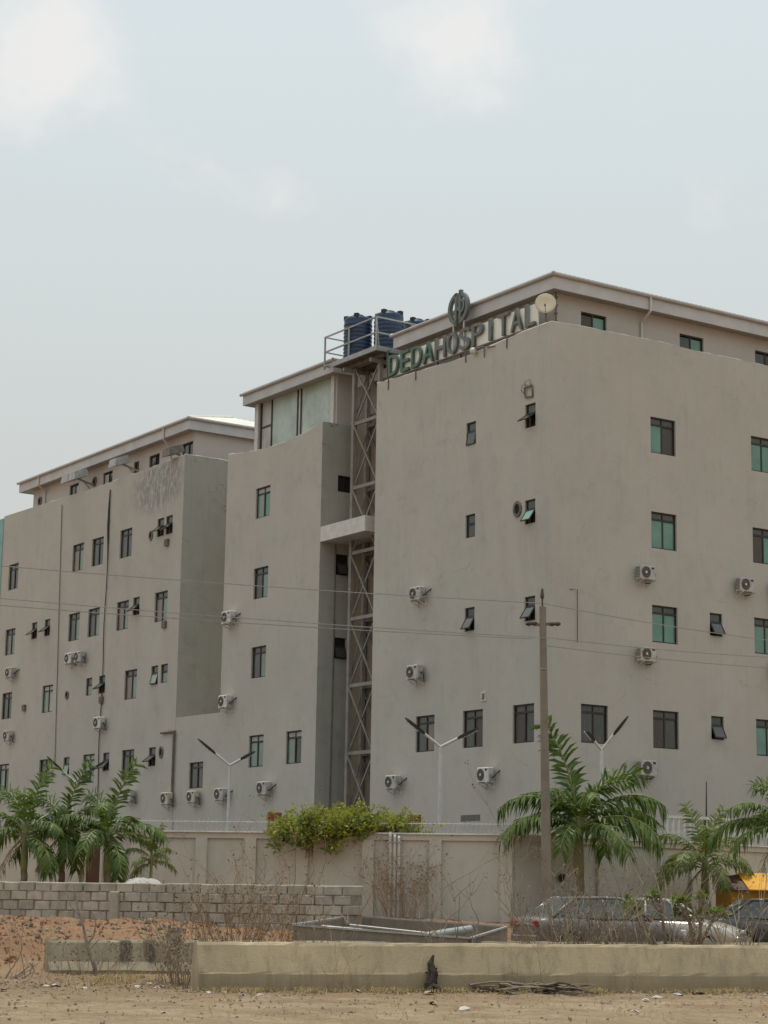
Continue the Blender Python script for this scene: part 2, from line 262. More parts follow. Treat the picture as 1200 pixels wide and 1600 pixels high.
    def build(s, name, mats, parent=None, smooth=False, loc=(0, 0, 0), rot=(0, 0, 0)):
        if parent is not None and 'off' in parent: o = parent['off']; s.v = [(v[0]-o[0], v[1]-o[1], v[2]-o[2]) for v in s.v]
        return put(s.mesh(name, mats, smooth), name, parent, loc, rot)
def put(me, name, parent=None, loc=(0, 0, 0), rot=(0, 0, 0), scale=None):
    o = bpy.data.objects.new(name, me); COL.objects.link(o); o.location = loc; o.rotation_euler = rot
    if scale: o.scale = scale
    if parent is not None: o.parent = parent
    return o
def thing(name, label, cat, loc=(0, 0, 0), rot=(0, 0, 0), group=None):
    o = bpy.data.objects.new(name, None); COL.objects.link(o); o.location = loc; o.rotation_euler = rot; o.empty_display_size = .2
    return tag(o, label, cat, group)
def tag(o, label, cat, group=None):
    o['kind'] = 'thing'; o['label'] = label; o['category'] = cat
    if group: o['group'] = group
    return o
def structure(o): o['kind'] = 'structure'; return o
def lerp(a, b, t): return a+(b-a)*t
def sstep(a, b, x): t = min(max((x-a)/(b-a), 0), 1); return t*t*(3-2*t)

# ------------------------------------------------------------------ terrain
RD = Vector((.9477, .3193, 0)); RN = Vector((-.3193, .9477, 0))     # the road runs along RD
WALLP = [(-24, 62.0), (-10.95, 59.5), (-5.88, 58.7), (3.75, 57.0), (12.1, 64.0), (22, 72.3)]
def wall_y(x):
    for (x0, y0), (x1, y1) in zip(WALLP, WALLP[1:]):
        if x <= x1: return lerp(y0, y1, (x-x0)/(x1-x0))
    return 72.3
def ground_z(x, y):
    v = y*.9477 - x*.3193          # distance across the road
    left = .06*sstep(36, 40, v) + .95*sstep(40.5, 47.6, v)+.1*sstep(47, 56, v)
    right = .06*sstep(36, 40, v) + .27*sstep(41, 44, v) + .75*sstep(wall_y(x)-3.4, wall_y(x)-.4, y)
    z = lerp(left, right, sstep(1.6, 3.6, x))
    z += .28*math.exp(-((x+7.9)**2/1.1+(y-43.2)**2/1.6)) + .2*math.exp(-((x+5)**2/2+(y-45)**2/1.5))
    wy = wall_y(x)
    if y > wy+.3: z = lerp(z, 2.0, sstep(wy+.3, wy+.9, y)); z = lerp(z, -2, sstep(150, 400, y))
    h = .035*math.sin(x*2.1+y*1.3)+.03*math.sin(x*4.7-y*3.1)+.02*math.sin(x*9.1+y*7.7+1)
    k = .35+1.5*sstep(40, 43, v)*(1-sstep(2, 4, x))
    return z + h*k*.6*(1-sstep(60, 62, y))
def axis(parts):
    out = []
    for a, b, st in parts:
        n = max(1, round((b-a)/st)); out += [a+(b-a)*i/n for i in range(n)]
    return out+[parts[-1][1]]
xs = axis([(-4000, -400, 1800), (-400, -40, 90), (-40, -14, 3), (-14, 16, .22), (16, 40, 3), (40, 400, 90), (400, 4000, 1800)])
ys = axis([(-2000, -100, 900), (-100, 10, 22), (10, 24, 2), (24, 62, .22), (62, 75, 1), (75, 150, 15), (150, 500, 70), (500, 4000, 1750)])
mb = MB(); nx = len(xs)
rg = random.Random(3)
for y in ys:
    for x in xs: k_ = .022 if 24 < y < 60 and -14 < x < 16 else 0; k_ = .06 if k_ and 41.5 < y*.9477-x*.3193 < 48 and x < 2 else k_; mb.v.append((x, y, ground_z(x, y)+rg.uniform(-k_, k_)))
for j in range(len(ys)-1):
    for i in range(nx-1): mb.f.append((j*nx+i, j*nx+i+1, (j+1)*nx+i+1, (j+1)*nx+i)); mb.mi.append(0)
structure(mb.build('ground', 'ground', smooth=True))

yd = MB()
yp = [(-30, 64.0), (-10.9, 60.4), (-5.8, 59.6), (3.7, 57.9), (12.0, 64.9), (24, 75), (24, 92), (-30, 112)]
yd.add([(x_, y_, 2.03) for x_, y_ in yp], (tuple(range(8)),)); structure(yd.build('bounce_cut_sheet', simple('bounce_cut_dark', (.07, .07, .066), .9, 0, .2, 2)))  # unseen dark sheet, added to cut light bouncing onto the lower walls
# ------------------------------------------------------------------ window parts (local: x along the wall to the viewer's right, y into the wall, z up from the sill)
def slider(w, h):
    f = MB(); t = .05; tr = h*.8 if h > .8 else h-.06
    f.box(0, w, .07, .15, 0, t); f.box(0, w, .07, .15, h-t, h); f.box(0, t, .07, .15, t, h-t); f.box(w-t, w, .07, .15, t, h-t); 
    if h > .8: f.box(t, w-t, .075, .145, tr-.04, tr+.03); f.box(w/2-.02, w/2+.02, .08, .14, tr+.03, h-t)
    f.box(w/2-.03, w/2+.03, .078, .142, t, tr-.04 if h > .8 else h-t)
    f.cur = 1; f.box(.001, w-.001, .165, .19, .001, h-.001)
    return f.mesh('window', ['frame', 'dark']), w, h, tr, t
WS = {k: slider(*k) for k in ((1.22, 1.35), (1.28, 1.4), (1.22, .72), (1.1, .72), (.55, .6), (1.28, 1.16), (.68, .7))}
PANES = {}
def pane_mesh(w, h, mat):
    k = (round(w, 3), round(h, 3), mat)
    if k not in PANES: PANES[k] = MB().box(0, w, 0, .012, 0, h).mesh('pane', mat)
    return PANES[k]
def left_rot(): return (0, 0, -math.pi/2)
class Block:
    """one block of the hospital: an Empty at its near base corner, in the building frame"""
    def __init__(s, b, a, label):
        s.o = thing('hospital_block', label, 'building', W(b, a, 2.0), (0, 0, ANG)); s.off = (b, a, 2.0); s.o['off'] = s.off
    def at(s, side, c, z, plane):      # where a window's lower left corner stands, in the block's own frame
        p = (plane, c, z) if side == 'L' else (c, plane, z); return tuple(p[i]-s.off[i] for i in range(3))
    def slide(s, side, c, z, plane, key, mats=('green', 'green'), gap=0):
        me, w, h, tr, t = WS[key]; loc = s.at(side, c+w/2 if side == 'L' else c-w/2, z, plane); o = put(me, 'window', s.o, loc, left_rot() if side == 'L' else (0, 0, 0))
        pw = w/2-t-.012
        for i, mt in enumerate(mats):
            if mt: put(pane_mesh(pw-.008, tr-.04-t-.008, mt), 'pane', o, (t+.006+i*(w/2-.02), .1+.018*i, t+.004))
        for i in (0, 1) if h > .8 else (): put(pane_mesh(w/2-t-.03, h-t-tr-.04, 'smoke' if mats[0] != 'palegreen' else 'frostgrey'), 'pane', o, (t+.006+i*(w/2-.03), .11, tr+.034))
        return o
    def awning(s, side, c, z, plane, w=.62, h=.87, ang=32, mat='smoke', top='smoke'):
        k = ('aw', w, h)
        if k not in WS:
            f = MB(); t = .045; mid = h*.62
            f.box(0, w, .06, .13, 0, t); f.box(0, w, .06, .13, h-t, h); f.box(0, t, .06, .13, t, h-t); f.box(w-t, w, .06, .13, t, h-t); f.box(t, w-t, .065, .125, mid-.025, mid+.025)
            f.cur = 1; f.box(.001, w-.001, .30, .32, .001, h-.001); WS[k] = f.mesh('window', ['frame', 'dark'])
            g = MB(); sw = w-.06; sh = mid-.03     # sash hinged along its top edge
            g.box(0, sw, -.02, .02, -sh, -sh+.04); g.box(0, sw, -.02, .02, -.04, 0); g.box(0, .04, -.02, .02, -sh+.04, -.04); g.box(sw-.04, sw, -.02, .02, -sh+.04, -.04)
            WS[k+('s',)] = g.mesh('sash', 'frame'); bb = MB(); bb.box(-.009, .009, .16, .178, .05, h*.6); WS[k+('b',)] = bb.mesh('security_bar', 'frame')
        loc = s.at(side, c+w/2 if side == 'L' else c-w/2, z, plane); o = put(WS[k], 'window', s.o, loc, left_rot() if side == 'L' else (0, 0, 0))
        mid = h*.62; put(pane_mesh(w-.1, h-.05-mid-.03, top), 'pane', o, (.05, .09, mid+.027))
        if ang: sa = put(WS[k+('s',)], 'sash', o, (.03, .04, mid-.03), (R(-ang), 0, 0))
        else: sa = put(WS[k+('s',)], 'sash', o, (.03, .092, mid-.03))
        # the glass of the sash is a second sub-part that shares the sash's hinge
        rx = R(-ang) if ang else 0; sw, sh = w-.06, mid-.03; g = put(pane_mesh(sw-.082, sh-.082, mat), 'pane', o, (0, 0, 0), (rx, 0, 0)); g.location = sa.matrix_basis @ Vector((.041, -.006, -sh+.041))
        if ang > 20:
            for i in (1, 2, 3): put(WS[k+('b',)], 'security_bar', o, (w*i/4, 0, 0))
        return o
def face(mb, side, plane, u0, u1, z0, tops, holes, depth=.3):
    """a wall face with real window openings; holes are (centre, sill, width, height); tops is [(u, z), ...]"""
    us = sorted({u0, u1, *[h[0]-h[2]/2 for h in holes], *[h[0]+h[2]/2 for h in holes], *[u for u, z in tops if u0 < u < u1]}); zs = sorted({z0, *[h[1] for h in holes], *[h[1]+h[3] for h in holes]})
    def top(u):
        for (a, za), (b, zb) in zip(tops, tops[1:]):
            if a-1e-6 <= u <= b+1e-6: return lerp(za, zb, (u-a)/(b-a) if b > a else 0)
        return tops[-1][1]
    P = (lambda u, z, d=0: (plane+d, u, z)) if side == 'L' else (lambda u, z, d=0: (u, plane+d, z))
    def Q(a, b, c, d): mb.quad(*((d, c, b, a) if side == 'L' else (a, b, c, d)))
    for i in range(len(us)-1):
        ua, ub = us[i], us[i+1]
        for j in range(len(zs)):
            za = zs[j]; last = j == len(zs)-1; zb = None if last else zs[j+1]
            if not last and any(h[0]-h[2]/2-1e-6 < ua and ub < h[0]+h[2]/2+1e-6 and h[1]-1e-6 < za and zb < h[1]+h[3]+1e-6 for h in holes): continue
            Q(P(ua, za), P(ub, za), P(ub, top(ub) if last else zb), P(ua, top(ua) if last else zb))
    for c, s, w, h in holes:
        a, b, z, zz = c-w/2, c+w/2, s, s+h
        Q(P(a, z), P(a, z, depth), P(b, z, depth), P(b, z)); Q(P(a, zz, depth), P(a, zz), P(b, zz), P(b, zz, depth))
        Q(P(a, z, depth), P(a, z), P(a, zz), P(a, zz, depth)); Q(P(b, z), P(b, z, depth), P(b, zz, depth), P(b, zz))
def wave(u0, u1, z, n, amp, seed):
    g = random.Random(seed); return [(lerp(u0, u1, i/n), z+(g.uniform(-amp, amp))) for i in range(n+1)]
def cap(bl, side, plane, tops, name='parapet_edge', mat='coping', th=.028):
    g = random.Random(5); pts = []
    for (a, za), (b, zb) in zip(tops, tops[1:]):
        n = max(1, int(abs(b-a)/.35))
        for i in range(n): t = i/n; pts.append((lerp(a, b, t), lerp(za, zb, t)+g.uniform(-.015, .012)))
    pts.append(tops[-1]); m_ = MB()
    m_.tube([(plane+.03, u, z) if side == 'L' else (u, plane+.03, z) for u, z in pts], [th*g.uniform(.6, 1.3) for _ in pts], 5); m_.build(name, mat, bl.o)
ROW = (7.13, 10.92, 14.35, 17.89); RT = (7.6, 11.39, 14.87, 18.38)
KW = (1.22, 1.35); KL = (1.28, 1.4)
def body(bl, y0, y1, x1, top, front_top, skip_front=True, side_mat='cream'):
    """rear, far end and flat roof of a block behind its faces"""
    m_ = MB(); z0 = 2.0
    m_.quad((x1, y0, z0), (x1, y1, z0), (x1, y1, top), (x1, y0, top)); m_.quad((x1, y1, z0), (0, y1, z0), (0, y1, top), (x1, y1, top)); m_.build('rear_wall', side_mat, bl.o)
    m_ = MB(); m_.quad((0.02, y0+.02, top-.75), (x1-.02, y0+.02, top-.75), (x1-.02, y1-.02, top-.75), (.02, y1-.02, top-.75))
    for a, b in (((.22, y0+.22), (.22, y1-.02)), ((.22, y0+.22), (x1-.02, y0+.22))): m_.quad((*a, top-.75), (*b, top-.75), (*b, top-.03), (*a, top-.03))
    m_.quad((.0, y0, top-.03), (.22, y0+.22, top-.03), (.22, y1, top-.03), (.0, y1, top-.03)); m_.quad((0, y0, top-.03), (x1, y0, top-.03), (x1, y0+.22, top-.03), (.22, y0+.22, top-.03)); m_.build('roof_deck', 'cream', bl.o)
def hip_roof(bl, x0, x1, y0, y1, z, pitch=15, step=.11):
    tp = math.tan(R(pitch)); half = min(x1-x0, y1-y0)/2; m_ = MB()
    def side(org, du, dn, length):
        n = int(length/step); row = []
        for i in range(n+1):
            u = length*i/n; d = min(u, length-u, half); k = .018 if i % 2 else -.004
            p = Vector(org)+Vector(du)*u; row.append((p+Vector((0, 0, k)), p+Vector(dn)*d+Vector((0, 0, d*tp+k))))
        for a, b in zip(row, row[1:]): m_.quad(a[0], b[0], b[1], a[1])
    side((x0, y0, z), (1, 0, 0), (0, 1, 0), x1-x0); side((x1, y0, z), (0, 1, 0), (-1, 0, 0), y1-y0); side((x1, y1, z), (-1, 0, 0), (0, -1, 0), x1-x0); side((x0, y1, z), (0, -1, 0), (1, 0, 0), y1-y0)
    o = m_.build('roof', 'roof', bl.o)
    for ya, yb in ((y0-.02, y0+half*.96), (y1+.02, y1-half*.96)):
        g = MB(); g.tube([Vector((x0+.05, ya+(.07 if ya < yb else -.07), z+.0))-Vector(bl.off), Vector((x0+half*.96, yb, z+half*.96*tp+.05))-Vector(bl.off)], .06, 6); g.build('ridge_cap', 'roof', o)
def eaves(bl, x0, x1, y0, y1, z0, z1, wx, wy0, wy1):
    """fascia boards, soffit and gutters round a roof edge; wx, wy0, wy1 are the wall lines behind"""
    f = MB(); t = .06
    f.box(x0, x0+t, y0, y1, z0, z1-.09); f.build('fascia', 'fascia', bl.o); f = MB(); f.box(x0+t, x1, y0, y0+t, z0, z1-.09); f.build('fascia', 'fascia', bl.o); f = MB(); f.box(x0+t, x1, y1-t, y1, z0, z1-.09); f.build('fascia', 'fascia', bl.o)
    f = MB(); f.box(x0+t, x1, y0+t, y1-t, z0+.03, z0+.06); f.build('soffit', 'soffit', bl.o)
    for a, b in (((x0-.06, y1+.1, z1-.05), (x0-.06, y0-.06, z1-.05)), ((x0-.06, y0-.06, z1-.05), (x1, y0-.06, z1-.05))):
        f = MB(); f.tube([a, b], .075, 8); f.build('gutter', 'gutter', bl.o)
def downpipe(bl, side, u, plane_g, plane_w, ztop, zmid, zlow):
    f = MB(); pt = [(plane_g, u, ztop-.05), (plane_g, u, zmid+.12), (plane_w-.06, u+.18 if side == 'L' else u-.02, zmid-.22), (plane_w-.06, u+.18 if side == 'L' else u-.02, zlow)]
    f.tube(pt if side == 'L' else [(p[1], p[0], p[2]) for p in pt], .05, 8); f.build('downpipe', 'pvc', bl.o)

# ------------------------------------------------------------------ the near block
RB = Block(0, 0, 'near hospital block with rooftop letters, large cream corner building on the right')
W8 = lambda c, i: (c, ROW[i], *KW)
def toil(c, i, w=.6, h=.87): return (c, RT[i], w, h)
holesL = [(7.55, ROW[0], 1.22, 1.35), (4.55, ROW[0], 1.22, 1.35), (1.57, ROW[0], 1.22, 1.35)] + [(c, RT[i], .6, .87) for i in (1, 2, 3) for c in (4.8, 1.22)]
toproof = [(0, 22.04), (1.8, 22.03), (3.6, 21.93), (5.2, 21.86), (6.6, 21.89), (8.2, 21.94), (9.6, 22.0), (11.2, 22.07)]
f = MB(); face(f, 'L', 0, 0, 11.2, 2, toproof, holesL); f.build('front_wall', 'cream', RB.o)
colb = (5.23, 10.27, 15.3)
holesR = [(c, ROW[i], 1.22, 1.35) for c in colb for i in range(4)] + [(1.92, ROW[0], 1.22, 1.35), (13.0, ROW[0], 1.22, 1.35)] + [(7.73, RT[1], .62, .85), (7.73, RT[0], .62, .85), (12.8, RT[1], .62, .85)]
topR = [(0, 22.04), (1.6, 22.1), (3.4, 22.12), (5.2, 22.16), (7.2, 22.1), (9, 22.13), (18, 22.1)]
f = MB(); face(f, 'R', 0, 0, 18, 2, topR, holesR); f.build('side_wall', 'cream', RB.o)
body(RB, 0, 11.2, 18, 21.86, None); cap(RB, 'L', 0, toproof); cap(RB, 'R', 0, topR)
for c, ms in ((7.55, ('smoke', 'curtain')), (4.55, ('smoke', 'brownpane')), (1.57, ('brownpane', 'smoke'))): RB.slide('L', c, ROW[0], 0, KW, ms)
for c, i, an, mt in ((4.8, 3, 8, 'smoke'), (1.22, 3, 55, 'smoke'), (4.8, 2, 0, 'smoke'), (1.22, 2, 34, 'green'), (4.8, 1, 30, 'smoke'), (1.22, 1, 34, 'smoke')): RB.awning('L', c, RT[i], 0, .6, .87, an, mt)
stR = {(0, 3): ('green', 'brownpane'), (1, 2): ('brownpane', 'green'), (0, 0): ('brownpane', 'smoke'), (2, 1): ('smoke', 'green')}
for ci, c in enumerate(colb):
    for i in range(4): RB.slide('R', c, ROW[i], 0, KW, stR.get((ci, i), ('green', 'green')))
RB.slide('R', 1.92, ROW[0], 0, KW, ('smoke', 'smoke')); RB.slide('R', 13.0, ROW[0], 0, KW, ('smoke', 'green'))
for c, i, an in ((7.73, 1, 30), (7.73, 0, 26), (12.8, 1, 30)): RB.awning('R', c, RT[i], 0, .62, .85, an, 'smoke')
# roof storey, set back behind the parapet
hp = [(2.74, 22.3, 1.22, .72), (7.57, 22.3, 1.22, .72), (11.5, 22.3, 1.22, .72), (15.4, 22.3, 1.22, .72)]
f = MB(); face(f, 'R', .95, .95, 17, 21.0, [(.95, 23.56), (17, 23.56)], hp, .2); f.build('roof_storey_wall', 'pent', RB.o)
f = MB(); face(f, 'L', .95, .95, 10.3, 21.0, [(.95, 23.56), (10.3, 23.56)], [], .2); f.quad((.95, 10.3, 21), (17, 10.3, 21), (17, 10.3, 23.56), (.95, 10.3, 23.56)); f.build('roof_storey_wall', 'pent', RB.o)
for (c, s_, w, h), ms in zip(hp, (('brownpane', 'green'), ('smoke', 'green'), ('smoke', 'brownpane'), ('green', 'green'))): RB.slide('R', c, s_, .95, (1.22, .72), ms)
eaves(RB, .45, 17.5, .45, 10.75, 23.47, 24.05, .95, .95, 10.3); hip_roof(RB, .33, 17.6, .33, 10.9, 24.04, 12)
downpipe(RB, 'R', 5.03, .39, .95, 24.05, 23.3, 21.6)
f = MB(); f.box(-.012, .02, 4.06, 5.22, 4.5, 4.72); f.build('basement_vent', 'grille', RB.o)
f = MB(); f.box(-.03, .02, 3.75, 4.03, 8.75, 9.09); f.cur = 1; f.box(-.034, -.02, 3.81, 3.97, 8.81, 9.03); f.build('wall_vent', ['coping', 'grille'], RB.o)
def round_vent(bl, side, u, z, plane, rx=.24, rz=.3):
    m_ = MB(); m_.ring_y(0, 0, -.05, 0, .15, .24, 16); m_.cur = 1; m_.disc_y(0, 0, -.02, 0, .16, 16); me = m_.mesh('exhaust_vent', ['steeldark', 'dark'])
    o = put(me, 'exhaust_vent', bl.o, bl.at(side, u, z, plane), left_rot() if side == 'L' else (0, 0, 0), (rx/.24, 1, rz/.24)); return o
round_vent(RB, 'L', 1.93, 15.5, 0)
# broken vent casing with loose wires above the top toilet window
v = thing('broken_vent_cover', 'torn rusty vent frame with loose wires above the topmost open window near the corner', 'vent', W(0, 1.25, 19.7), (0, 0, ANG))
m_ = MB(); 
for a, b in (((-.03, -.2, -.22), (-.05, .2, -.18)), ((-.05, .2, -.18), (-.08, .22, .16)), ((-.08, .22, .16), (-.05, -.18, .2)), ((-.05, -.18, .2), (-.03, -.2, -.22))): m_.bar(a, b, .05)
m_.build('frame', 'steeldark', v); m_ = MB(); m_.tube([(-.05, .2, .1), (-.15, .1, .36), (-.1, -.12, .42), (-.06, -.16, .1)], .012, 4); m_.tube([(-.05, .2, -.1), (-.14, .33, .1), (-.1, .3, .3), (-.06, .1, .25)], .012, 4); m_.build('loose_wire', 'blackwire', v)

# ------------------------------------------------------------------ the middle block
CB = Block(0, 15.25, 'narrow middle hospital block with big rooftop windows beside the lattice tower')
y0, y1 = 15.25, 23.2
sag = [(y0, 21.26), (16.6, 21.04), (18.2, 20.93), (20, 20.93), (21.6, 21.06), (y1, 21.24)]
hc = [(20.0, ROW[i], *KW) for i in range(4)] + [(16.95, ROW[0], *KW)]
f = MB(); face(f, 'L', 0, y0, y1, 2, sag, hc); f.build('front_wall', 'cream', CB.o); cap(CB, 'L', 0, sag, 'parapet_edge', 'coping', .02)
hs = [(1.15, 18.38, .68, .7), (1.1, RT[2], .6, .87), (1.07, RT[1], .6, .87)]
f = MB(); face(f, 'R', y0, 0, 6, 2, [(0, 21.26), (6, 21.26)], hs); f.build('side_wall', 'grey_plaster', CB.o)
body(CB, y0, y1, 12, 20.92, None)
for i, ms in enumerate((('palegreen', 'palegreen'), ('smoke', 'palegreen'), ('smoke', 'palegreen'), ('palegreen', 'green'))): CB.slide('L', 20.0, ROW[i], 0, KW, ms)
CB.slide('L', 16.95, ROW[0], 0, KW, ('palegreen', 'smoke'))
CB.slide('R', 1.15, 18.38, y0, (.68, .7), ('dark', 'dark')); CB.awning('R', 1.1, RT[2], y0, .6, .87, 20, 'smoke', 'dark'); CB.awning('R', 1.07, RT[1], y0, .6, .87, 20, 'smoke', 'dark')
# glazed roof storey
f = MB(); f.box(1.0, 1.2, 15.75, 16.12, 20.4, 23.6); f.box(1.0, 1.2, 22.2, 22.65, 20.4, 23.6); f.box(1.0, 1.2, 16.12, 22.2, 20.4, 21.3); f.build('roof_storey_wall', 'pent', CB.o); f = MB(); f.box(1.2, 8, 15.75, 15.95, 20.4, 23.6); f.build('roof_storey_wall', 'pent', CB.o); f = MB(); f.box(1.2, 8, 22.45, 22.65, 20.4, 23.6); f.build('roof_storey_wall', 'pent', CB.o)
for u in (15.98, 22.3): f = MB(); f.box(.9, .997, u-.12, u+.12, 20.4, 23.6); f.build('corner_post', 'pvc', CB.o)
f = MB()
for u in (16.2, 18.72, 19.0, 21.2, 22.1): f.box(1.02, 1.12, u-.04, u+.04, 21.3, 23.6)
f.box(1.03, 1.11, 16.2, 22.1, 21.3, 21.38); f.box(1.03, 1.11, 21.2, 22.1, 22.35, 22.43); f.cur = 1; f.box(1.16, 1.19, 16.13, 22.19, 21.3, 23.6); win = f.build('window', ['frame', 'dark'], CB.o)
for ua, ub, za, zb, mt in ((16.24, 18.68, 21.38, 23.58, 'frost'), (19.04, 21.16, 21.38, 23.58, 'frost'), (21.24, 22.06, 22.43, 23.58, 'frostgrey'), (21.24, 22.06, 21.38, 22.35, 'frostgrey'), (18.76, 18.96, 21.38, 23.58, 'pvc')):
    f = MB(); f.box(1.06, 1.075, ua, ub, za, zb); f.build('pane', mt, win); bpy.context.view_layer.update(); win.children[-1].location = (0, 0, 0)
    for vv in win.children[-1].data.vertices: vv.co -= Vector(CB.off)
eaves(CB, .5, 8.4, 15.3, 22.9, 23.5, 24.05, 1, 16, 22.6); hip_roof(CB, .38, 8.5, 15.2, 23.0, 24.04, 12)
# brown link between the blocks
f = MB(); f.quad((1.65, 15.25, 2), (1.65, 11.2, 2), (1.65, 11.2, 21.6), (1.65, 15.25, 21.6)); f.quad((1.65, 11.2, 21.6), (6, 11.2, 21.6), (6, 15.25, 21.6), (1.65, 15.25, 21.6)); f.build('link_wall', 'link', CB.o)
f = MB(); f.box(1.5, 1.9, 11.22, 15.2, 22.9, 23.3); f.build('link_beam', 'pent', CB.o)
f = MB(); f.box(0.0, 1.6, 11.9, 15.24, 16.15, 16.78); o = f.build('ledge', 'white', CB.o)

# ------------------------------------------------------------------ the far block
LB = Block(0, 27.3, 'far left hospital block with flaked paint under its parapet and hipped roof')
y0, y1 = 27.3, 48.0
hl = [(c, ROW[i], *KL) for c, i in ((46.38, 3), (38.4, 3), (36.15, 3), (33.05, 3), (33.1, 2), (29.14, 2), (38.5, 2), (36.25, 2), (46.38, 2), (46.38, 1), (41.27, 1), (31.95, 1), (41.22, 0), (36.12, 0), (31.92, 0), (46.3, 0))]
hl = [(c, z-.04, w, h) for c, z, w, h in hl]
tl = [(29.47, 3), (28.61, 3), (31.68, 2), (43.29, 2), (41.7, 2), (36.46, 1), (35.02, 1), (29.53, 1), (28.58, 1), (38.65, 0), (34.23, 0), (29.47, 0)]
topL = [(y0, 21.96), (30, 21.93), (34, 21.9), (38, 21.92), (42, 22.0), (y1, 22.1)]
f = MB(); face(f, 'L', 0, y0, y1, 2, topL, hl+[(c, RT[i], .68, .87) for c, i in tl]); f.build('front_wall', 'cream_flaked', LB.o)
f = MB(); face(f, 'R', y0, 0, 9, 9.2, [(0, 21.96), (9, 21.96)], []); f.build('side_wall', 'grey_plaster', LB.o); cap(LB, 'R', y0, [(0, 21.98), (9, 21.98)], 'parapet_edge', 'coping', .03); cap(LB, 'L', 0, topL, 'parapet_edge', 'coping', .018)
body(LB, y0, y1, 12, 21.9, None)
g = random.Random(11); pal = [('palegreen', 'palegreen'), ('smoke', 'palegreen'), ('palegreen', 'smoke'), ('smoke', 'smoke'), ('curtain', 'palegreen'), ('palegreen', 'frostgrey')]
for c, z, w, h in hl: LB.slide('L', c, z, 0, KL, g.choice(pal))
for (c, i), an in zip(tl, (52, 50, 50, 52, 52, 0, 52, 14, 0, 12, 40, 52)): LB.awning('L', c, RT[i], 0, .68, .87, an, 'smoke' if an > 20 else 'palegreen')
round_vent(LB, 'L', 30.4, 18.55, 0, .2, .24); round_vent(LB, 'L', 38.9, 11.6, 0, .2, .22); round_vent(LB, 'L', 28.55, 8.2, 0, .2, .28)
for u, z in ((28.69, 17.97), (28.65, 14.1), (44.0, 11.3), (34.9, 11.05)): f = MB(); f.box(-.12, .02, u-.16, u+.16, z-.16, z+.16); f.build('wall_box', 'steeldark', LB.o)
# low infill wall between the far and middle blocks
f = MB(); face(f, 'L', .01, 23.2, 27.3, 2, [(23.2, 9.66), (27.3, 9.7)], [(25.22, 6.43, 1.28, 1.16)]); f.quad((.01, 23.2, 9.66), (.01, 27.3, 9.7), (6, 27.3, 9.7), (6, 23.2, 9.66)); f.build('infill_wall', 'cream', LB.o); LB.slide('L', 25.22, 6.43, .01, (1.28, 1.16), ('smoke', 'smoke'))
# roof storey
hq = [(41.37, 22.25, 1.1, .72), (37.42, 22.25, 1.1, .72), (34.25, 22.35, .55, .6), (32.33, 22.25, 1.1, .72), (28.95, 22.25, 1.1, .72)]
f = MB(); face(f, 'L', 1, 28.2, 46.5, 21, [(28.2, 23.5), (46.5, 23.5)], hq, .2); f.build('roof_storey_wall', 'pent', LB.o)
f = MB(); face(f, 'R', 28.2, 1, 11, 21, [(1, 23.5), (11, 23.5)], []); f.build('roof_storey_wall', 'pent', LB.o); f = MB(); f.quad((1, 46.5, 21), (11, 46.5, 21), (11, 46.5, 23.5), (1, 46.5, 23.5)); f.build('roof_storey_wall', 'pent', LB.o)
for (c, s_, w, h), ms in zip(hq, (('smoke', 'frostgrey'), ('frostgrey', 'smoke'), ('dark', 'dark'), ('smoke', 'dark'), ('smoke', 'smoke'))): LB.slide('L', c, s_, 1, (w, h), ms)
eaves(LB, .5, 11.5, 27.95, 47.35, 23.38, 23.95, 1, 28.2, 46.5); hip_roof(LB, .38, 11.6, 27.83, 47.5, 23.94, 18)
downpipe(LB, 'L', 44.7, .44, 1, 23.95, 23.3, 21.8); downpipe(LB, 'L', 30.4, .44, 1, 23.95, 23.2, 21.8)
round_vent(LB, 'L', 45.6, 22.7, 1, .25, .25); round_vent(LB, 'L', 38.9, 22.7, 1, .25, .25)
f = MB(); f.box(-.02, 6, 48.02, 49.2, 2, 22.0); f.build('cladding_strip', 'teal', LB.o)
f = MB(); f.box(.2, 6, 49.2, 58, 2, 21.5); f.build('end_wing', 'teal', LB.o)
# pipes and cables down the far block
def cable(label, pts, r, mat='blackwire', name='cable', cat='cable'):
    m_ = MB(); p0 = W(*pts[0]); m_.tube([W(*p)-p0 for p in pts], r, 5); o = m_.build(name, mat); o.location = p0; return tag(o, label, cat)
g = random.Random(2)
cable('thin brown cable hanging down the far block beside its left windows', [(-.05, 40.5-.6*i/14, 21.6-13.4*i/14) for i in range(15)], .022, 'steeldark')
cable('dark sagging cable down the far block, thick near its top', [(-.06, 34.9+.06*math.sin(i*1.1), 21.5-15.3*i/16) for i in range(17)], [.03, .05, .065, .04]+[.025]*13)
d = thing('drain_pipe', 'T-shaped grey drain pipe at the foot of the low infill wall', 'pipe', W(-.08, 27.25, 6.2), (0, 0, ANG)); m_ = MB(); m_.tube([(0, 0, 0), (0, 0, 2.9)], .06, 8); m_.build('pipe', 'steeldark', d); m_ = MB(); m_.tube([(-.01, -.05, 2.85), (-.01, 1.25, 2.88)], .065, 8); m_.build('arm', 'steeldark', d)
cable('thin wire bracket on the right face beside the utility pole', [(.8, -.02, 12.45), (1.12, -.05, 12.47), (1.12, -.05, 10.6)], .012, 'blackwire', 'wire_bracket', 'wire')
cable('long thin drain line down the shaded side of the middle block', [(.72, 15.19, 16.1), (.74, 15.2, 12), (.7, 15.2, 4)], .03, 'steeldark', 'drain_line', 'pipe')

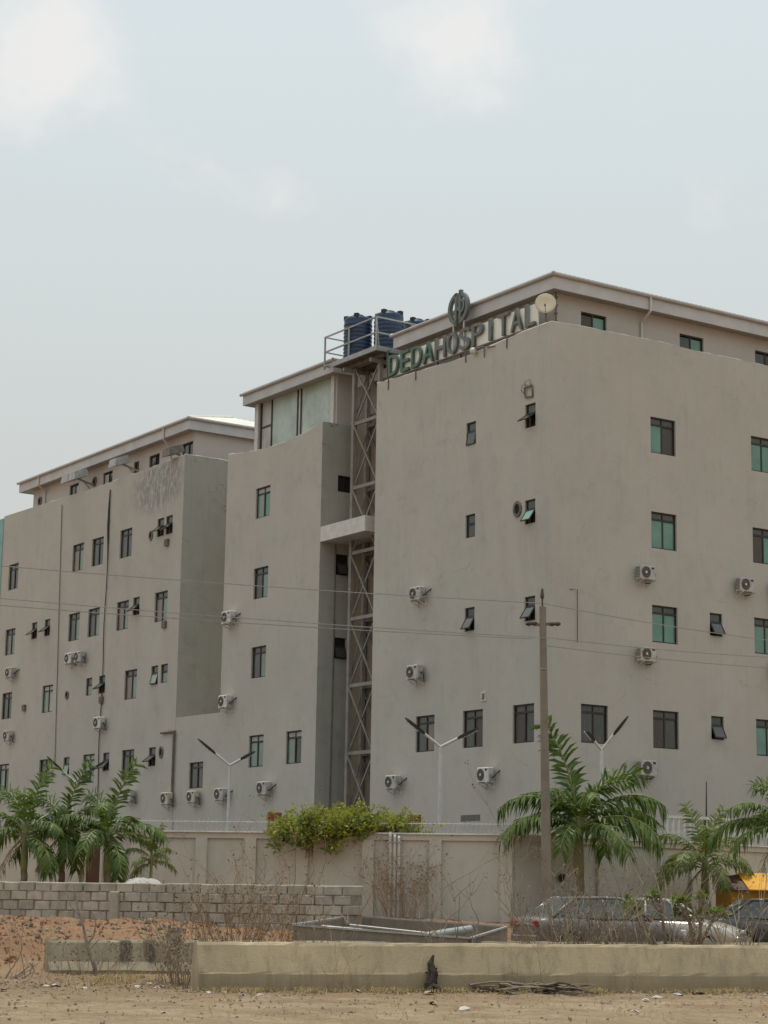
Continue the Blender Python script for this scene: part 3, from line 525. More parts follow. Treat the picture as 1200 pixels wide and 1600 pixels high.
# ------------------------------------------------------------------ air conditioners
def ac_meshes():
    d = {}
    for i_, mt_ in enumerate(('white', 'oldwhite', 'greywhite')): m_ = MB(); m_.cbox(0, .8, -.42, -.12, 0, .56, .03); d['casing%d' % i_] = m_.mesh('casing', mt_)
    m_ = MB()
    for r_ in (.23, .185, .14, .095): m_.ring_y(.29, .28, -.445, -.421, r_-.018, r_, 24)
    m_.cur = 1; m_.disc_y(.29, .28, -.426, -.4215, .225, 24); m_.cur = 2; m_.disc_y(.29, .28, -.452, -.426, .055, 14); m_.cur = 0
    for k in range(6): t = k*math.pi/3; m_.bar((.29+.05*math.cos(t), -.432, .28+.05*math.sin(t)), (.29+.22*math.cos(t), -.432, .28+.22*math.sin(t)), .012)
    d['fan_grille'] = m_.mesh('fan_grille', ['grille', 'grille', 'white'])
    m_ = MB(); m_.box(.58, .72, -.424, -.4205, .42, .5); d['badge'] = m_.mesh('badge', 'black')
    m_ = MB(); m_.bar((0, -.46, -.02), (0, 0, -.02), .035); m_.bar((0, -.44, -.03), (0, -.01, -.24), .03); m_.bar((0, -.015, -.26), (0, -.015, .06), .035); d['bracket'] = m_.mesh('bracket', 'white')
    m_ = MB(); m_.box(.802, .84, -.38, -.2, .04, .3); d['valve_cover'] = m_.mesh('valve_cover', 'steel')
    m_ = MB(); m_.tube([(.83, -.28, .15), (.95, -.24, .2), (.97, -.1, .33), (1.05, .02, .45)], .03, 6); d['pipe'] = m_.mesh('pipe', 'blackwire')
    m_ = MB(); m_.tube([(.83, -.28, .2), (.94, -.26, .25), (.95, -.2, .02), (.75, -.05, -.1), (.6, .02, -.1)], .025, 6); d['pipe2'] = m_.mesh('pipe', 'blackwire')
    m_ = MB()
    for k in range(7): m_.box(-.006, .004, -.38, -.16, .08+k*.06, .11+k*.06)
    d['side_vent'] = m_.mesh('side_vent', 'grille'); return d
M['oldwhite'] = simple('yellowed_enamel', (.52, .46, .36), .55, 0, .25, 5); M['greywhite'] = simple('dusty_enamel', (.46, .44, .41), .6, 0, .25, 5)
AC = ac_meshes(); ac_r = random.Random(6)
def ac(side, c, z, label, group='air conditioners on the hospital walls', pipe='pipe', plane=0., sc=1.):
    p = W(plane, c, z-.28) if side == 'L' else W(c, plane, z-.28); ax = -EA if side == 'L' else EB
    o = thing('air_conditioner', label, 'air conditioner', p-ax*.4, (0, 0, ANG-(math.pi/2 if side == 'L' else 0)), group); v_ = ac_r.randrange(3); k_ = ac_r.uniform(.86, .95); o.scale = (k_*ac_r.uniform(.96, 1.04), k_, k_*ac_r.uniform(.96, 1.08)); o.location += ax*.04
    for k in ('casing%d' % v_, 'fan_grille', 'badge', 'valve_cover', 'side_vent', pipe): put(AC[k], 'pipe' if k == 'pipe2' else 'casing' if k[:6] == 'casing' else k, o)
    for x in (.12, .68): put(AC['bracket'], 'bracket', o, (x, 0, 0))
for s_, c, z, lab, pp in (
    ('L', 45.55, 13.3, 'upper of two outdoor air conditioners at the far left edge of the far block', 'pipe'),
    ('L', 38.3, 13.4, 'left one of the touching pair of air conditioners on the far block', 'pipe2'),
    ('L', 37.2, 13.4, 'right one of the touching pair of air conditioners on the far block', 'pipe2'),
    ('L', 34.65, 9.94, 'air conditioner mounted right over the dark sagging cable on the far block', 'pipe2'),
    ('L', 45.46, 9.96, 'lower of two outdoor air conditioners at the far left edge of the far block', 'pipe2'),
    ('L', 31.16, 6.32, 'low air conditioner above the left palms, leftmost of the bottom row', 'pipe2'),
    ('L', 27.42, 6.07, 'low air conditioner at the foot of the T-shaped drain pipe', 'pipe2'),
    ('L', 24.97, 6.08, 'air conditioner directly below the window of the low infill wall', 'pipe2'),
    ('L', 22.46, 6.1, 'low air conditioner behind the post of the double street lamp', 'pipe'),
    ('L', 22.31, 13.75, 'highest air conditioner on the left edge of the middle block', 'pipe'),
    ('L', 22.37, 10.08, 'air conditioner at mid height on the left edge of the middle block', 'pipe'),
    ('L', 18.85, 6.21, 'low air conditioner just left of the yellow green bush top', 'pipe'),
    ('L', 7.83, 13.14, 'highest air conditioner on the left face of the near block, wire passing it', 'pipe'),
    ('L', 7.94, 10.15, 'middle air conditioner on the left face of the near block', 'pipe2'),
    ('L', 9.29, 6.1, 'low air conditioner at the right end of the yellow green bush', 'pipe'),
    ('L', 3.44, 6.11, 'low air conditioner between ground windows near the building corner and utility pole', 'pipe'),
    ('R', 4.12, 13.38, 'top air conditioner of the column on the right face nearest the corner', 'pipe2'),
    ('R', 8.99, 13.42, 'air conditioner high on the right face near the right picture edge', 'pipe2'),
    ('R', 4.12, 10.44, 'middle air conditioner of the column on the right face nearest the corner', 'pipe2'),
    ('R', 4.08, 6.39, 'lowest air conditioner on the right face, above the palm fronds', 'pipe2'),
    ('R', 10.75, 13.42, 'air conditioner cut by the right picture edge, upper one', 'pipe2'),
    ('R', 10.7, 10.39, 'air conditioner cut by the right picture edge, lower one', 'pipe2')): ac(s_, c, z, lab, pipe=pp)

# ------------------------------------------------------------------ rooftop sign, emblem, dish, lights
sg = thing('rooftop_sign', 'rooftop letter sign with round emblem standing on the near block parapet', 'sign', W(.12, 5.9, 22.0), (0, 0, ANG-math.pi/2))
# local: x towards the viewer's right, y into the roof, z up; the left end is at a = 10.6
def letter(ch, x0, w, h, mat):
    cu = bpy.data.curves.new('letter', 'FONT'); cu.body = ch; cu.size = 1; cu.extrude = .05; cu.offset = .006; cu.resolution_u = 4
    to = bpy.data.objects.new('tmp', cu); COL.objects.link(to); dg = bpy.context.evaluated_depsgraph_get(); me = bpy.data.meshes.new_from_object(to.evaluated_get(dg)); bpy.data.objects.remove(to)
    xs_ = [v.co.x for v in me.vertices]; ys_ = [v.co.y for v in me.vertices]; sx, sy = w/(max(xs_)-min(xs_)), h/(max(ys_)-min(ys_)); mx, my = min(xs_), min(ys_)
    for v in me.vertices: v.co = ((v.co.x-mx)*sx, -v.co.z, (v.co.y-my)*sy)
    me.materials.clear(); me.materials.append(M[mat]); o = put(me, 'letter', sg, (x0, 0, .2)); return o
word = 'DEDAHOSPITAL'; adv = 9.62/12; x = -4.68
for i, ch in enumerate(word):
    w = {'I': .17, 'L': .58, 'E': .58}.get(ch, .69); letter(ch, x+(adv-w)/2-.02, w, .86, 'signgreen' if i < 4 else 'signgrey'); 
    x += adv
f = MB(); f.box(-4.7, 4.86, .09, .12, .16, 1.02); f.build('backing_board', 'signwhite', sg)
f = MB(); f.box(-4.8, 4.9, .0, .07, .1, .16); f.build('rail', 'steeldark', sg)
for xx in (-4.6, -3.0, -1.5, 0, 1.5, 3.0, 4.6): f = MB(); f.bar((xx, .2, -.4), (xx, .15, 1.0), .05); f.build('strut', 'steeldark', sg)
for xx in (-4.45, -2.55, .75, 3.3): f = MB(); f.bar((xx, -.15, .12), (xx, -.15, -.38), .035); f.build('drip_bracket', 'steeldark', sg)
f = MB(); ex, ez = .1, 1.92
f.ring_y(ex, ez, -.08, .06, .5, .64, 20, R(100), R(262)); f.ring_y(ex, ez, -.08, .06, .5, .64, 20, R(-82), R(80))
f.box(ex-.19, ex-.07, -.08, .06, ez-.68, ez+.62); f.box(ex+.07, ex+.19, -.08, .06, ez-.52, ez+.7); f.box(ex-.07, ex+.07, -.075, .055, ez-.1, ez+.06); f.ring_y(ex+.13, ez+.05, -.078, .058, .2, .3, 14, R(-90), R(90)); f.build('emblem', 'signgrey', sg)
for xx in (-.25, .42): f = MB(); f.bar((xx, .0, .2), (xx, 0, 1.45), .05); f.build('emblem_post', 'galv', sg)
f = MB()
for p, q in (((-4.75, .0, .15), (-4.75, .0, 1.3)), ((-5.2, .3, .2), (-4.75, 0, 1.3)), ((-5.2, .3, .2), (-5.2, .3, 1.35)), ((-5.2, .3, 1.35), (-4.7, 0, 1.3))): f.bar(p, q, .05)
f.build('end_frame', 'signgreen', sg); f = MB(); f.add([(-5.15, .29, .22), (-4.72, .03, .18), (-4.72, .03, 1.25), (-5.15, .29, 1.3)], ((0, 1, 2, 3),)); f.add([(-5.15, .31, .22), (-4.72, .05, .18), (-4.72, .05, 1.25), (-5.15, .31, 1.3)], ((3, 2, 1, 0),)); f.build('end_panel', 'signgreen', sg)
ds = thing('satellite_dish', 'round cream satellite dish at the end of the rooftop letters', 'dish', W(.3, .72, 22.0), (0, 0, R(-8)))
f = MB(); prof = [(.01, .0), (.12, .006), (.25, .03), (.385, .075), (.385, .09), (.25, .045), (.01, .015)]; f.lathe(prof, 28); o = f.build('reflector', 'dish', ds, True, (0, 0, .9), (R(82), 0, 0))
f = MB(); f.tube([(0, .1, 0), (0, .12, .9)], .03, 6); f.build('mast', 'steeldark', ds); f = MB(); f.tube([(0, 0, .55), (0, -.42, .72)], .012, 5); f.tube([(0, -.40, .72), (0, -.48, .76)], .035, 6); f.build('feed_arm', 'steeldark', ds)
rw = thing('roof_wire_post', 'thin wire post with knots at the roof storey corner beside the dish', 'post', W(.9, .88, 21.5), (0, 0, ANG)); f = MB(); f.tube([(0, 0, 0), (0, 0, 2.0)], .03, 5); [f.box(-.05, .05, -.05, .05, z-.03, z+.03) for z in (.9, 1.2, 1.5, 1.8)]; f.build('post', 'steeldark', rw)
fl = thing('security_light', 'white round security lamp hanging off the parapet under the letters', 'lamp', W(-.15, 4.5, 21.9), (0, 0, ANG)); f = MB(); f.lathe([(.02, -.14), (.1, -.1), (.14, 0), (.1, .1), (.02, .14)], 14); f.build('globe', 'white', fl, True); f = MB(); f.tube([(.16, -1.2, -.05), (.05, -.5, .05), (.0, 0, .1)], .025, 5); f.tube([(.1, -.55, .06), (.1, -.55, -.35)], .02, 5); f.build('arm', 'steeldark', fl)
for a, z, lab, ln in ((39.0, 22.86, 'double floodlight box on brackets near the left end of the far roof', 1.7), (33.95, 22.76, 'single floodlight on a wall arm under the far roof eaves', .75), (28.3, 22.3, 'dark tilted floodlight bracket at the right corner of the far parapet', .9)):
    o = thing('floodlight', lab, 'floodlight', W(1.0, a, z-.35), (0, 0, ANG)); f = MB(); f.bar((0, 0, 0), (-1.0, 0, .25), .09); f.bar((-.95, -.5 if ln > 1.5 else -.2, .26), (-.95, .5 if ln > 1.5 else .2, .26), .07); f.bar((0, 0, -.4), (-.55, 0, .1), .05); f.build('arm', 'steel', o)
    n = 2 if ln > 1.5 else 1
    for k in range(n):
        f = MB(); yy = (k-.5*(n-1))*.85; f.add([(-1.5, yy-.4, .02), (-1.5, yy+.4, .02), (-.7, yy+.42, .3), (-.7, yy-.42, .3), (-1.45, yy-.34, .42), (-1.45, yy+.34, .42), (-.8, yy+.34, .66), (-.8, yy-.34, .66)], ((0, 1, 2, 3), (7, 6, 5, 4), (0, 4, 5, 1), (1, 5, 6, 2), (2, 6, 7, 3), (3, 7, 4, 0))); f.build('lamp_head', 'steel' if a > 30 else 'steeldark', o)

# ------------------------------------------------------------------ lattice tower, platform, water tanks
tw = thing('lattice_tower', 'tall beige lattice tower with railed platform carrying the water tanks', 'tower', W(.6, 12.2, 2.0), (0, 0, ANG)); tw['off'] = (.6, 12.2, 2.0)
PA, PB = (12.25, 14.15), (.85, 1.5)
for a in PA:
    for b in PB: f = MB(); f.box(b-.085, b+.085, a-.085, a+.085, 2, 23.55); f.build('post', 'truss', tw)
zl = [2+i*2.72 for i in range(9)]
for i, z in enumerate(zl[:8]):
    z2 = z+2.72
    if z2 > 23.6: z2 = 23.5
    f = MB(); f.box(.8, .9, 12.3, 14.1, z2-.07, z2+.07); f.build('crossbar', 'truss', tw); f = MB(); f.box(1.45, 1.55, 12.3, 14.1, z2-.07, z2+.07); f.build('crossbar', 'steeldark', tw)
    for p, q, b, w in (((12.25, z), (14.15, z2), .8, .06), ((14.15, z), (12.25, z2), .88, .06), ((12.2, z), (14.2, z2), 1.5, .06)): f = MB(); f.bar((b, p[0], p[1]), (b, q[0], q[1]), w); f.build('brace', 'truss' if b < 1 else 'steeldark', tw)
    f = MB(); f.bar((.85, 14.15, z), (1.5, 14.15, z2), .05); f.build('brace', 'truss', tw)
f = MB(); f.box(.22, 3.8, 11.7, 14.9, 23.62, 23.72); f.build('platform_deck', 'steeldark', tw)
f = MB(); f.box(.2, .28, 11.62, 15.0, 23.58, 23.78); f.box(.28, 3.8, 11.6, 11.7, 23.58, 23.78); f.box(.28, 3.8, 14.92, 15.0, 23.58, 23.78); f.build('platform_edge', 'steel', tw)
for b in (.7, 1.3, 1.9, 2.5): f = MB(); f.box(b-.05, b+.05, 11.75, 14.9, 23.42, 23.6); f.build('joist', 'steeldark', tw)
for a in (12.2, 14.2): f = MB(); f.box(.3, 3.6, a-.06, a+.06, 23.24, 23.4); f.build('joist', 'truss', tw)
rp = [(.25, 15.6), (.25, 13.75), (.25, 11.7), (2.0, 11.7), (3.8, 11.7)]
for b, a in rp: f = MB(); f.box(b-.03, b+.03, a-.03, a+.03, 23.6, 25.02); f.build('railing_post', 'steel', tw)
for p, q in zip(rp, rp[1:]):
    for z in (24.35, 25.0): f = MB(); f.bar((*p, z), (*q, z), .06); f.build('rail', 'steel', tw)
for z in (23.75, 24.35, 25.0): f = MB(); f.bar((.25, 15.6, z), (1.9, 15.6, z), .05); f.build('rail', 'steel', tw)
f = MB(); f.bar((.25, 15.6, 23.75), (.25, 14.9, 23.72), .06); f.build('rail', 'steel', tw); f = MB(); f.bar((.25, 11.7, 25.0), (.6, 12.0, 23.75), .05); f.build('rail', 'steel', tw)
prof = [(.5, 0)]
for k in range(9): z = .08+k*.13; prof += [(.52, z), (.545, z+.03), (.545, z+.07), (.52, z+.1)]
prof += [(.53, 1.29), (.53, 1.36), (.47, 1.42), (.34, 1.45)]
tb = MB(); tb.lathe(prof, 28); tbm = tb.mesh('shell', 'tank', True)
tl_ = MB(); tl_.lathe([(.24, 1.44), (.25, 1.5), (.2, 1.53)], 18)
for k in range(4):
    t = k*math.pi/2+.4; tl_.box(.44*math.cos(t)-.08, .44*math.cos(t)+.08, .44*math.sin(t)-.08, .44*math.sin(t)+.08, 1.36, 1.5)
tlm = tl_.mesh('lid', 'tanklid')
for b, a, lab, s_ in ((.85, 14.0, 'left navy water tank on the lattice tower platform', 1.04), (1.7, 12.95, 'middle navy water tank behind the platform corner post', 1.08), (3.2, 13.05, 'right navy water tank, mostly hidden behind the near roof edge', 1.05)):
    o = thing('water_tank', lab, 'water tank', W(b, a, 23.72), (0, 0, .3*a), 'water tanks on the tower platform'); o.scale = (s_*1.06, s_*1.06, s_*1.24); put(tbm, 'shell', o); put(tlm, 'lid', o)

# ------------------------------------------------------------------ compound wall
def wall_run(label, pts, pil_xs, zb=.7, zt=3.5):
    o = thing('compound_wall', label, 'wall', (pts[0][0], pts[0][1], zb)); org = Vector((pts[0][0], pts[0][1], zb))
    for (xa, ya), (xb, yb) in zip(pts, pts[1:]):
        a, b = Vector((xa, ya, 0)), Vector((xb, yb, 0)); d = (b-a).normalized(); n = Vector((d.y, -d.x, 0))   # n points to the road
        def slab(p, q, z0, z1, off0, off1, name, mat):
            m_ = MB(); v = [(w+n*o_+Vector((0, 0, z)))-org for z in (z0, z1) for w, o_ in ((p, off0), (q, off0), (q, off1), (p, off1))]
            m_.add(v, ((0, 3, 2, 1), (4, 5, 6, 7), (0, 1, 5, 4), (1, 2, 6, 5), (2, 3, 7, 6), (3, 0, 4, 7)) if False else ((0, 1, 2, 3), (7, 6, 5, 4), (0, 4, 5, 1), (1, 5, 6, 2), (2, 6, 7, 3), (3, 7, 4, 0))); return m_.build(name, mat, o)
        slab(a, b, zb, zt-.22, -.22, 0, 'panel', 'wallgrey'); slab(a, b, zt-.22, zt-.06, -.3, .07, 'beam', 'wallgrey'); slab(a-d*.02, b+d*.02, zt-.06, zt-.02, -.34, .13, 'coping', 'whitecoping')
        for px_ in pil_xs:
            if xa <= px_ <= xb: t = (px_-xa)/(xb-xa); p = a+(b-a)*t; slab(p-d*.17, p+d*.17, zb, zt-.22, .001, .11, 'pilaster', 'wallgrey')
    return o
wl = WALLP[:4]; wr = [(3.77, 57.02), (12.1, 64.0), (22, 72.3)]
WLo = wall_run('long grey compound wall with pilasters behind the block wall and bush', wl, (-14, -11.6, -9.9, -8.65, -6.9, -5.0, -3.6, -2.12, -.27, 1.6, 3.55))
WRo = wall_run('angled grey compound wall receding to the right behind cars and palms', wr, (6.35, 9.4, 12.8))
def wire_run(label, pts, seed):
    m_ = MB(); g = random.Random(seed)
    for (xa, ya), (xb, yb) in zip(pts, pts[1:]):
        a, b = Vector((xa, ya, 3.64)), Vector((xb, yb, 3.64)); L = (b-a).length; n = int(L/.13)*9; d = (b-a).normalized(); s_ = Vector((0, 0, 1)); q = d.cross(s_)
        m_.tube([a+(b-a)*i/n + (s_*math.cos(i*2*math.pi/9)+q*math.sin(i*2*math.pi/9))*.16*(1+.12*math.sin(i*.37)) + s_*.03*math.sin(i*.11) for i in range(n+1)], .003, 3); m_.tube([a+(b-a)*i/n + (s_*math.sin(i*2*math.pi/9)+q*math.cos(i*2*math.pi/9))*.14*(1+.2*math.sin(i*.53)) for i in range(n+1)], .003, 3)
        m_.tube([a+s_*.1, b+s_*.1], .014, 6); 
        k = int(L/2.2)
        for i in range(k+1): p = a+(b-a)*i/k; m_.tube([p-s_*.22, p+s_*.12], .01, 4)
    return tag(m_.build('razor_wire', 'wirecoil'), label, 'razor wire')
wire_run('coiled razor wire along the top of the long compound wall', [(x_, y_+.1) for x_, y_ in wl], 4); wire_run('coiled razor wire on the angled wall behind the right palms', [(x_, y_+.12) for x_, y_ in wr], 5)
o = thing('side_gate', 'narrow brown gate in the compound wall between left palms', 'gate', (-8.12, 59.0, 1.1), (0, 0, -.14)); f = MB(); f.box(-.2, .2, -.06, .12, 0, 1.95); f.build('leaf', 'door', o); f = MB(); f.box(-.26, -.2, -.09, .1, 0, 2.0); f.box(.2, .26, -.09, .1, 0, 2.0); f.box(-.26, .26, -.09, .1, 1.95, 2.02); f.build('frame', 'wallgrey', o)
o = thing('wall_pipes', 'three pale pipes clipped to the compound wall right of the bush', 'pipes', (.45, 57.42, 1.0))
for k, xx in enumerate((-.12, .0, .12)): f = MB(); f.tube([(xx, -.03, .1), (xx, -.03, 2.4-.03*k), (xx, .1, 2.47-.03*k)], .042, 8); f.build('pipe', 'pvc', o)
for z in (.6, 1.5, 2.2): f = MB(); f.box(-.2, .2, -.085, -.0, z, z+.035); f.build('clip', 'steel', o)
for x_, lab in ((-3.05, 'small red brick pier behind the wall left of the bush'), (1.03, 'small red brick pier behind the wall right of the bush')):
    o = thing('brick_pier', lab, 'pier', (x_, 60.2, 2.0)); 
    for k in range(24): f = MB(); f.cbox(-.2, .2, -.17, .17, k*.088, k*.088+.078, .01); f.build('brick', 'brick', o)
for x_, y_, z_, lab in ((5.18, 58.06, 2.32, 'dark round drain hole in the angled wall behind the cars'), (-2.62, 58.05, 3.28, 'black lamp fitting on the wall just left of the bush')):
    o = thing('wall_outlet', lab, 'outlet', (x_, y_, z_)); f = MB(); f.ring_y(0, 0, -.1, .02, .06, .12, 14); f.build('rim', 'black', o); f = MB(); f.disc_y(0, 0, -.05, .02, .07, 12); f.build('plug', 'dark', o)
rl = thing('white_railing', 'white baluster railing behind the angled wall at the right edge', 'railing', (9.0, 64.2, 2.0), (0, 0, .5))
for k in range(26): f = MB(); f.box(k*.22-.03, k*.22+.03, -.03, .03, 0, 2.3); f.build('baluster', 'white', rl)
for z in (1.3, 2.3): f = MB(); f.box(-.1, 5.7, -.05, .05, z, z+.09); f.build('rail', 'white', rl)
o = thing('antenna_rod', 'thin dark antenna rod above the right railing', 'antenna', (10.35, 65.0, 2.0)); f = MB(); f.tube([(0, 0, 0), (0, 0, 2.2), (.02, 0, 3.5)], [.04, .03, .015], 5); f.build('rod', 'black', o); f = MB(); f.box(-.08, .08, -.08, .08, 2.1, 2.3); f.build('base', 'black', o)

# ------------------------------------------------------------------ block wall, every block a piece
bw = thing('block_wall', 'low unplastered grey block wall in front of the left palms', 'wall', (-12.5, 52.42, .51), (0, 0, math.atan2(47-51, -.44+9.31)))
Lw = 13.3; bl_m = []
g = random.Random(21)
for k in range(6):
    f = MB(); j = lambda: g.uniform(-.008, .008); f.cbox(-.214+j(), .214+j(), -.11+j(), .11, 0, .203+j(), .022); bl_m.append(f.mesh('block', 'block' if k % 3 else 'block2'))
f = MB(); f.box(0.01, Lw-.01, -.07, .09, -.3, 1.19); f.build('mortar_core', 'mortar', bw)
for row in range(-1, 5):
    x_ = .22 + (.23 if row % 2 else 0); 
    if row % 2: fb = MB(); fb.cbox(0, .2, -.11, .11, 0, .212, .012); put(fb.mesh('block', 'block'), 'block', bw, (0, 0, .31+row*.225))
    while x_ < Lw-.1:
        put(g.choice(bl_m), 'block', bw, (x_+g.uniform(-.012, .012), g.uniform(-.014, .014), .3+row*.225+g.uniform(-.006, .006)), (0, g.uniform(-.012, .012), g.uniform(-.02, .02))); x_ += .46
f = MB(); f.cbox(6.78, 7.02, -.2, .02, -.3, 1.2, .02); f.build('pier', 'block', bw)

# ------------------------------------------------------------------ concrete barriers
def barrier(label, p0, length, prof, mat, extend):
    o = thing('concrete_barrier', label, 'barrier', (*p0, 0), (0, 0, math.atan2(RD.y, RD.x))); m_ = MB(); g = random.Random(len(label)); n = int(length/.22)
    for i in range(n+1):
        x_ = length*i/n
        for k, (y_, z_) in enumerate(prof): m_.v.append((x_, y_+g.uniform(-.007, .007)+.02*math.sin(x_*.9), z_+g.uniform(-.008, .008)-(.03*g.random() if k in (3, 4) and g.random() < .12 else 0)+x_*extend*(z_ > .3)))
    c = len(prof)
    for i in range(n):
        for k in range(c-1): m_.f.append((i*c+k, (i+1)*c+k, (i+1)*c+k+1, i*c+k+1)); m_.mi.append(0)
    m_.f.append(tuple(range(c-1, -1, -1))); m_.f.append(tuple(n*c+k for k in range(c))); m_.mi += [0, 0]
    m_.build('wall', mat, o)
    return o
profF = [(-.03, -.3), (-.02, .30), (-.005, .325), (.165, .775), (.205, .822), (.39, .825), (.425, .79), (.55, .3), (.55, -.3)]
barrier('long tan concrete barrier along the roadside in the foreground', (-3.02, 35.42), 22, profF, 'concrete', .0035)
profB = [(-.2, -.3), (-.2, .14), (-.03, .30), (.10, .66), (.14, .71), (.36, .71), (.38, .69), (.5, .3), (.5, -.3)]
bb = barrier('shorter looking far concrete barrier with two black soot streaks at its left', (-6.45, 40.95), 26, profB, 'concrete_soot', .006)

# ------------------------------------------------------------------ open tray with pipes, gravel dome
ty = thing('open_tray', 'dark open rectangular steel tray lying on the bank behind the barrier', 'tray', (-1.76, 43.5, .3)); org = Vector((-1.76, 43.5, .3))
cn = [Vector((-1.76, 43.5, 1.04)), Vector((-.54, 48, 1.22)), Vector((2.95, 47.0, 1.04)), Vector((1.95, 43.3, .83))]
for i in range(4):
    a, b = cn[i]-org, cn[(i+1) % 4]-org; inw = ((cn[0]+cn[2])/2-(cn[i]+cn[(i+1) % 4])/2); inw.z = 0; inw = inw.normalized()*.05; dn = Vector((0, 0, -.75))
    m_ = MB(); v = [a+dn, b+dn, b+dn+inw, a+dn+inw, a, b, b+inw, a+inw]; m_.add(v, ((3, 2, 1, 0), (4, 5, 6, 7), (0, 1, 5, 4), (1, 2, 6, 5), (2, 3, 7, 6), (3, 0, 4, 7))); m_.build('side_plate', 'trayc', ty)
    m_ = MB(); m_.bar(a+Vector((0, 0, .015)), b+Vector((0, 0, .015)), .07, .04); m_.build('rim', 'steel', ty)
for i, (p, q, r_) in enumerate((((-1.45, 44.2, 1.0), (.9, 43.9, .84), .03), ((-1.2, 45.1, 1.02), (1.2, 44.2, .84), .03), ((-.6, 45.8, 1.05), (1.7, 44.6, .86), .025))):
    m_ = MB(); m_.tube([Vector(p)-Vector(p), Vector(q)-Vector(p)], r_, 6); o = m_.build('steel_rod', 'steel'); o.location = p; tag(o, ('front steel rod lying along the open tray', 'middle steel rod lying slanted in the open tray', 'rearmost and shortest steel rod in the open tray')[i], 'rod', 'rods in the open tray')
m_ = MB(); m_.tube([(0, 0, 0), (1.0, .6, .16)], .085, 14); o = m_.build('grey_pipe', 'steel'); o.location = (1.0, 43.75, .86); tag(o, 'short thick grey pipe resting in the right end of the tray', 'pipe')
m_ = MB(); m_.lathe([(.62, -.3), (.58, 0), (.5, .1), (.36, .19), (.2, .24), (.02, .26)], 22); g = random.Random(8); m_.v = [(x_+g.uniform(-.03, .03), y_+g.uniform(-.03, .03), z_+g.uniform(-.02, .02)) for x_, y_, z_ in m_.v]; o = m_.build('gravel_heap', 'rockgrey', None, False, (-5.8, 51.2, 1.8)); tag(o, 'pale rounded gravel heap showing over the block wall', 'heap')

# ------------------------------------------------------------------ utility pole and wires
PY = 54.9; k_ = PY/52
pl = thing('utility_pole', 'tall tan concrete utility pole in front of the building corner', 'pole', (4.27*k_, PY, .4)); zt = 1.5+(9.11-1.5)*k_
m_ = MB(); m_.tube([(0, 0, 0), (-.14*k_, 0, zt-.4)], [.145, .092], 12); m_.build('shaft', 'pole', pl, False)
tx = -.14*k_
m_ = MB(); m_.bar((tx-.25, 0, zt-.9), (tx+.3, 0, zt-.86), .07); m_.build('crossarm', 'steeldark', pl)
for xx in (-.3, .33): m_ = MB(); m_.tube([(tx+xx-.16, 0, zt-.88), (tx+xx-.08, 0, zt-.87), (tx+xx, 0, zt-.86), (tx+xx+.1, 0, zt-.86), (tx+xx+.16, 0, zt-.86)], [.03, .065, .045, .065, .03], 8); m_.build('insulator', 'insul', pl)
m_ = MB(); m_.tube([(tx, 0, zt-.5), (tx-.01, 0, zt-.18)], .025, 6); m_.tube([(tx-.01, 0, zt-.18), (tx-.01, 0, zt-.1), (tx-.01, 0, zt), (tx-.01, 0, zt+.1)], [.04, .06, .045, .03], 8); m_.build('insulator', 'insul', pl)
m_ = MB(); m_.tube([(tx-.16, -.12, zt-2.1), (tx+.2, -.12, zt-2.1)], .012, 4); m_.build('step_bolt', 'steel', pl)
top = Vector((4.27*k_+tx, PY, zt))
def wire(label, pts, sag=.0):
    P_ = [Vector(p) for p in pts]; o0 = P_[0]; out = []
    for a, b in zip(P_, P_[1:]):
        n = 14
        for i in range(n): t = i/n; out.append(a+(b-a)*t-Vector((0, 0, 1))*sag*4*t*(1-t)-o0)
    out.append(P_[-1]-o0); m_ = MB(); m_.tube(out, .013, 4); o = m_.build('overhead_wire', 'wire'); o.location = o0; tag(o, label, 'wire', 'wires strung on the utility pole')
wire('topmost overhead wire running left from the pole top', [top+Vector((0, 0, .1)), (-8.77*1.04, 46*1.04, 1.5+(8.97-1.5)*1.04), (-20, 43.5, 9.6)], .06)
wire('middle overhead wire running left from the pole crossarm', [top+Vector((.33, 0, -.86)), (-8.73*1.04, 46*1.04, 1.5+(8.22-1.5)*1.04), (-20, 43.5, 8.75)], .06)
wire('lowest overhead wire running left from the pole crossarm', [top+Vector((-.3, 0, -.88)), (-8.72*1.04, 46*1.04, 1.5+(8.06-1.5)*1.04), (-20, 43.5, 8.55)], .06)
s_ = 60.5/58
wire('topmost overhead wire running right from the pole top', [top+Vector((0, 0, .1)), (10.64*s_, 60.5, 1.5+(9.18-1.5)*s_), (22, 70, 9.9)], .05)
wire('middle overhead wire running right from the pole crossarm', [top+Vector((.33, 0, -.86)), (11.07*s_, 60.5, 1.5+(8.64-1.5)*s_), (22, 70, 9.2)], .05)
wire('lowest overhead wire running right from the pole', [top+Vector((0, 0, -1.05)), (11.06*s_, 60.5, 1.5+(8.33-1.5)*s_), (22, 70, 8.9)], .05)

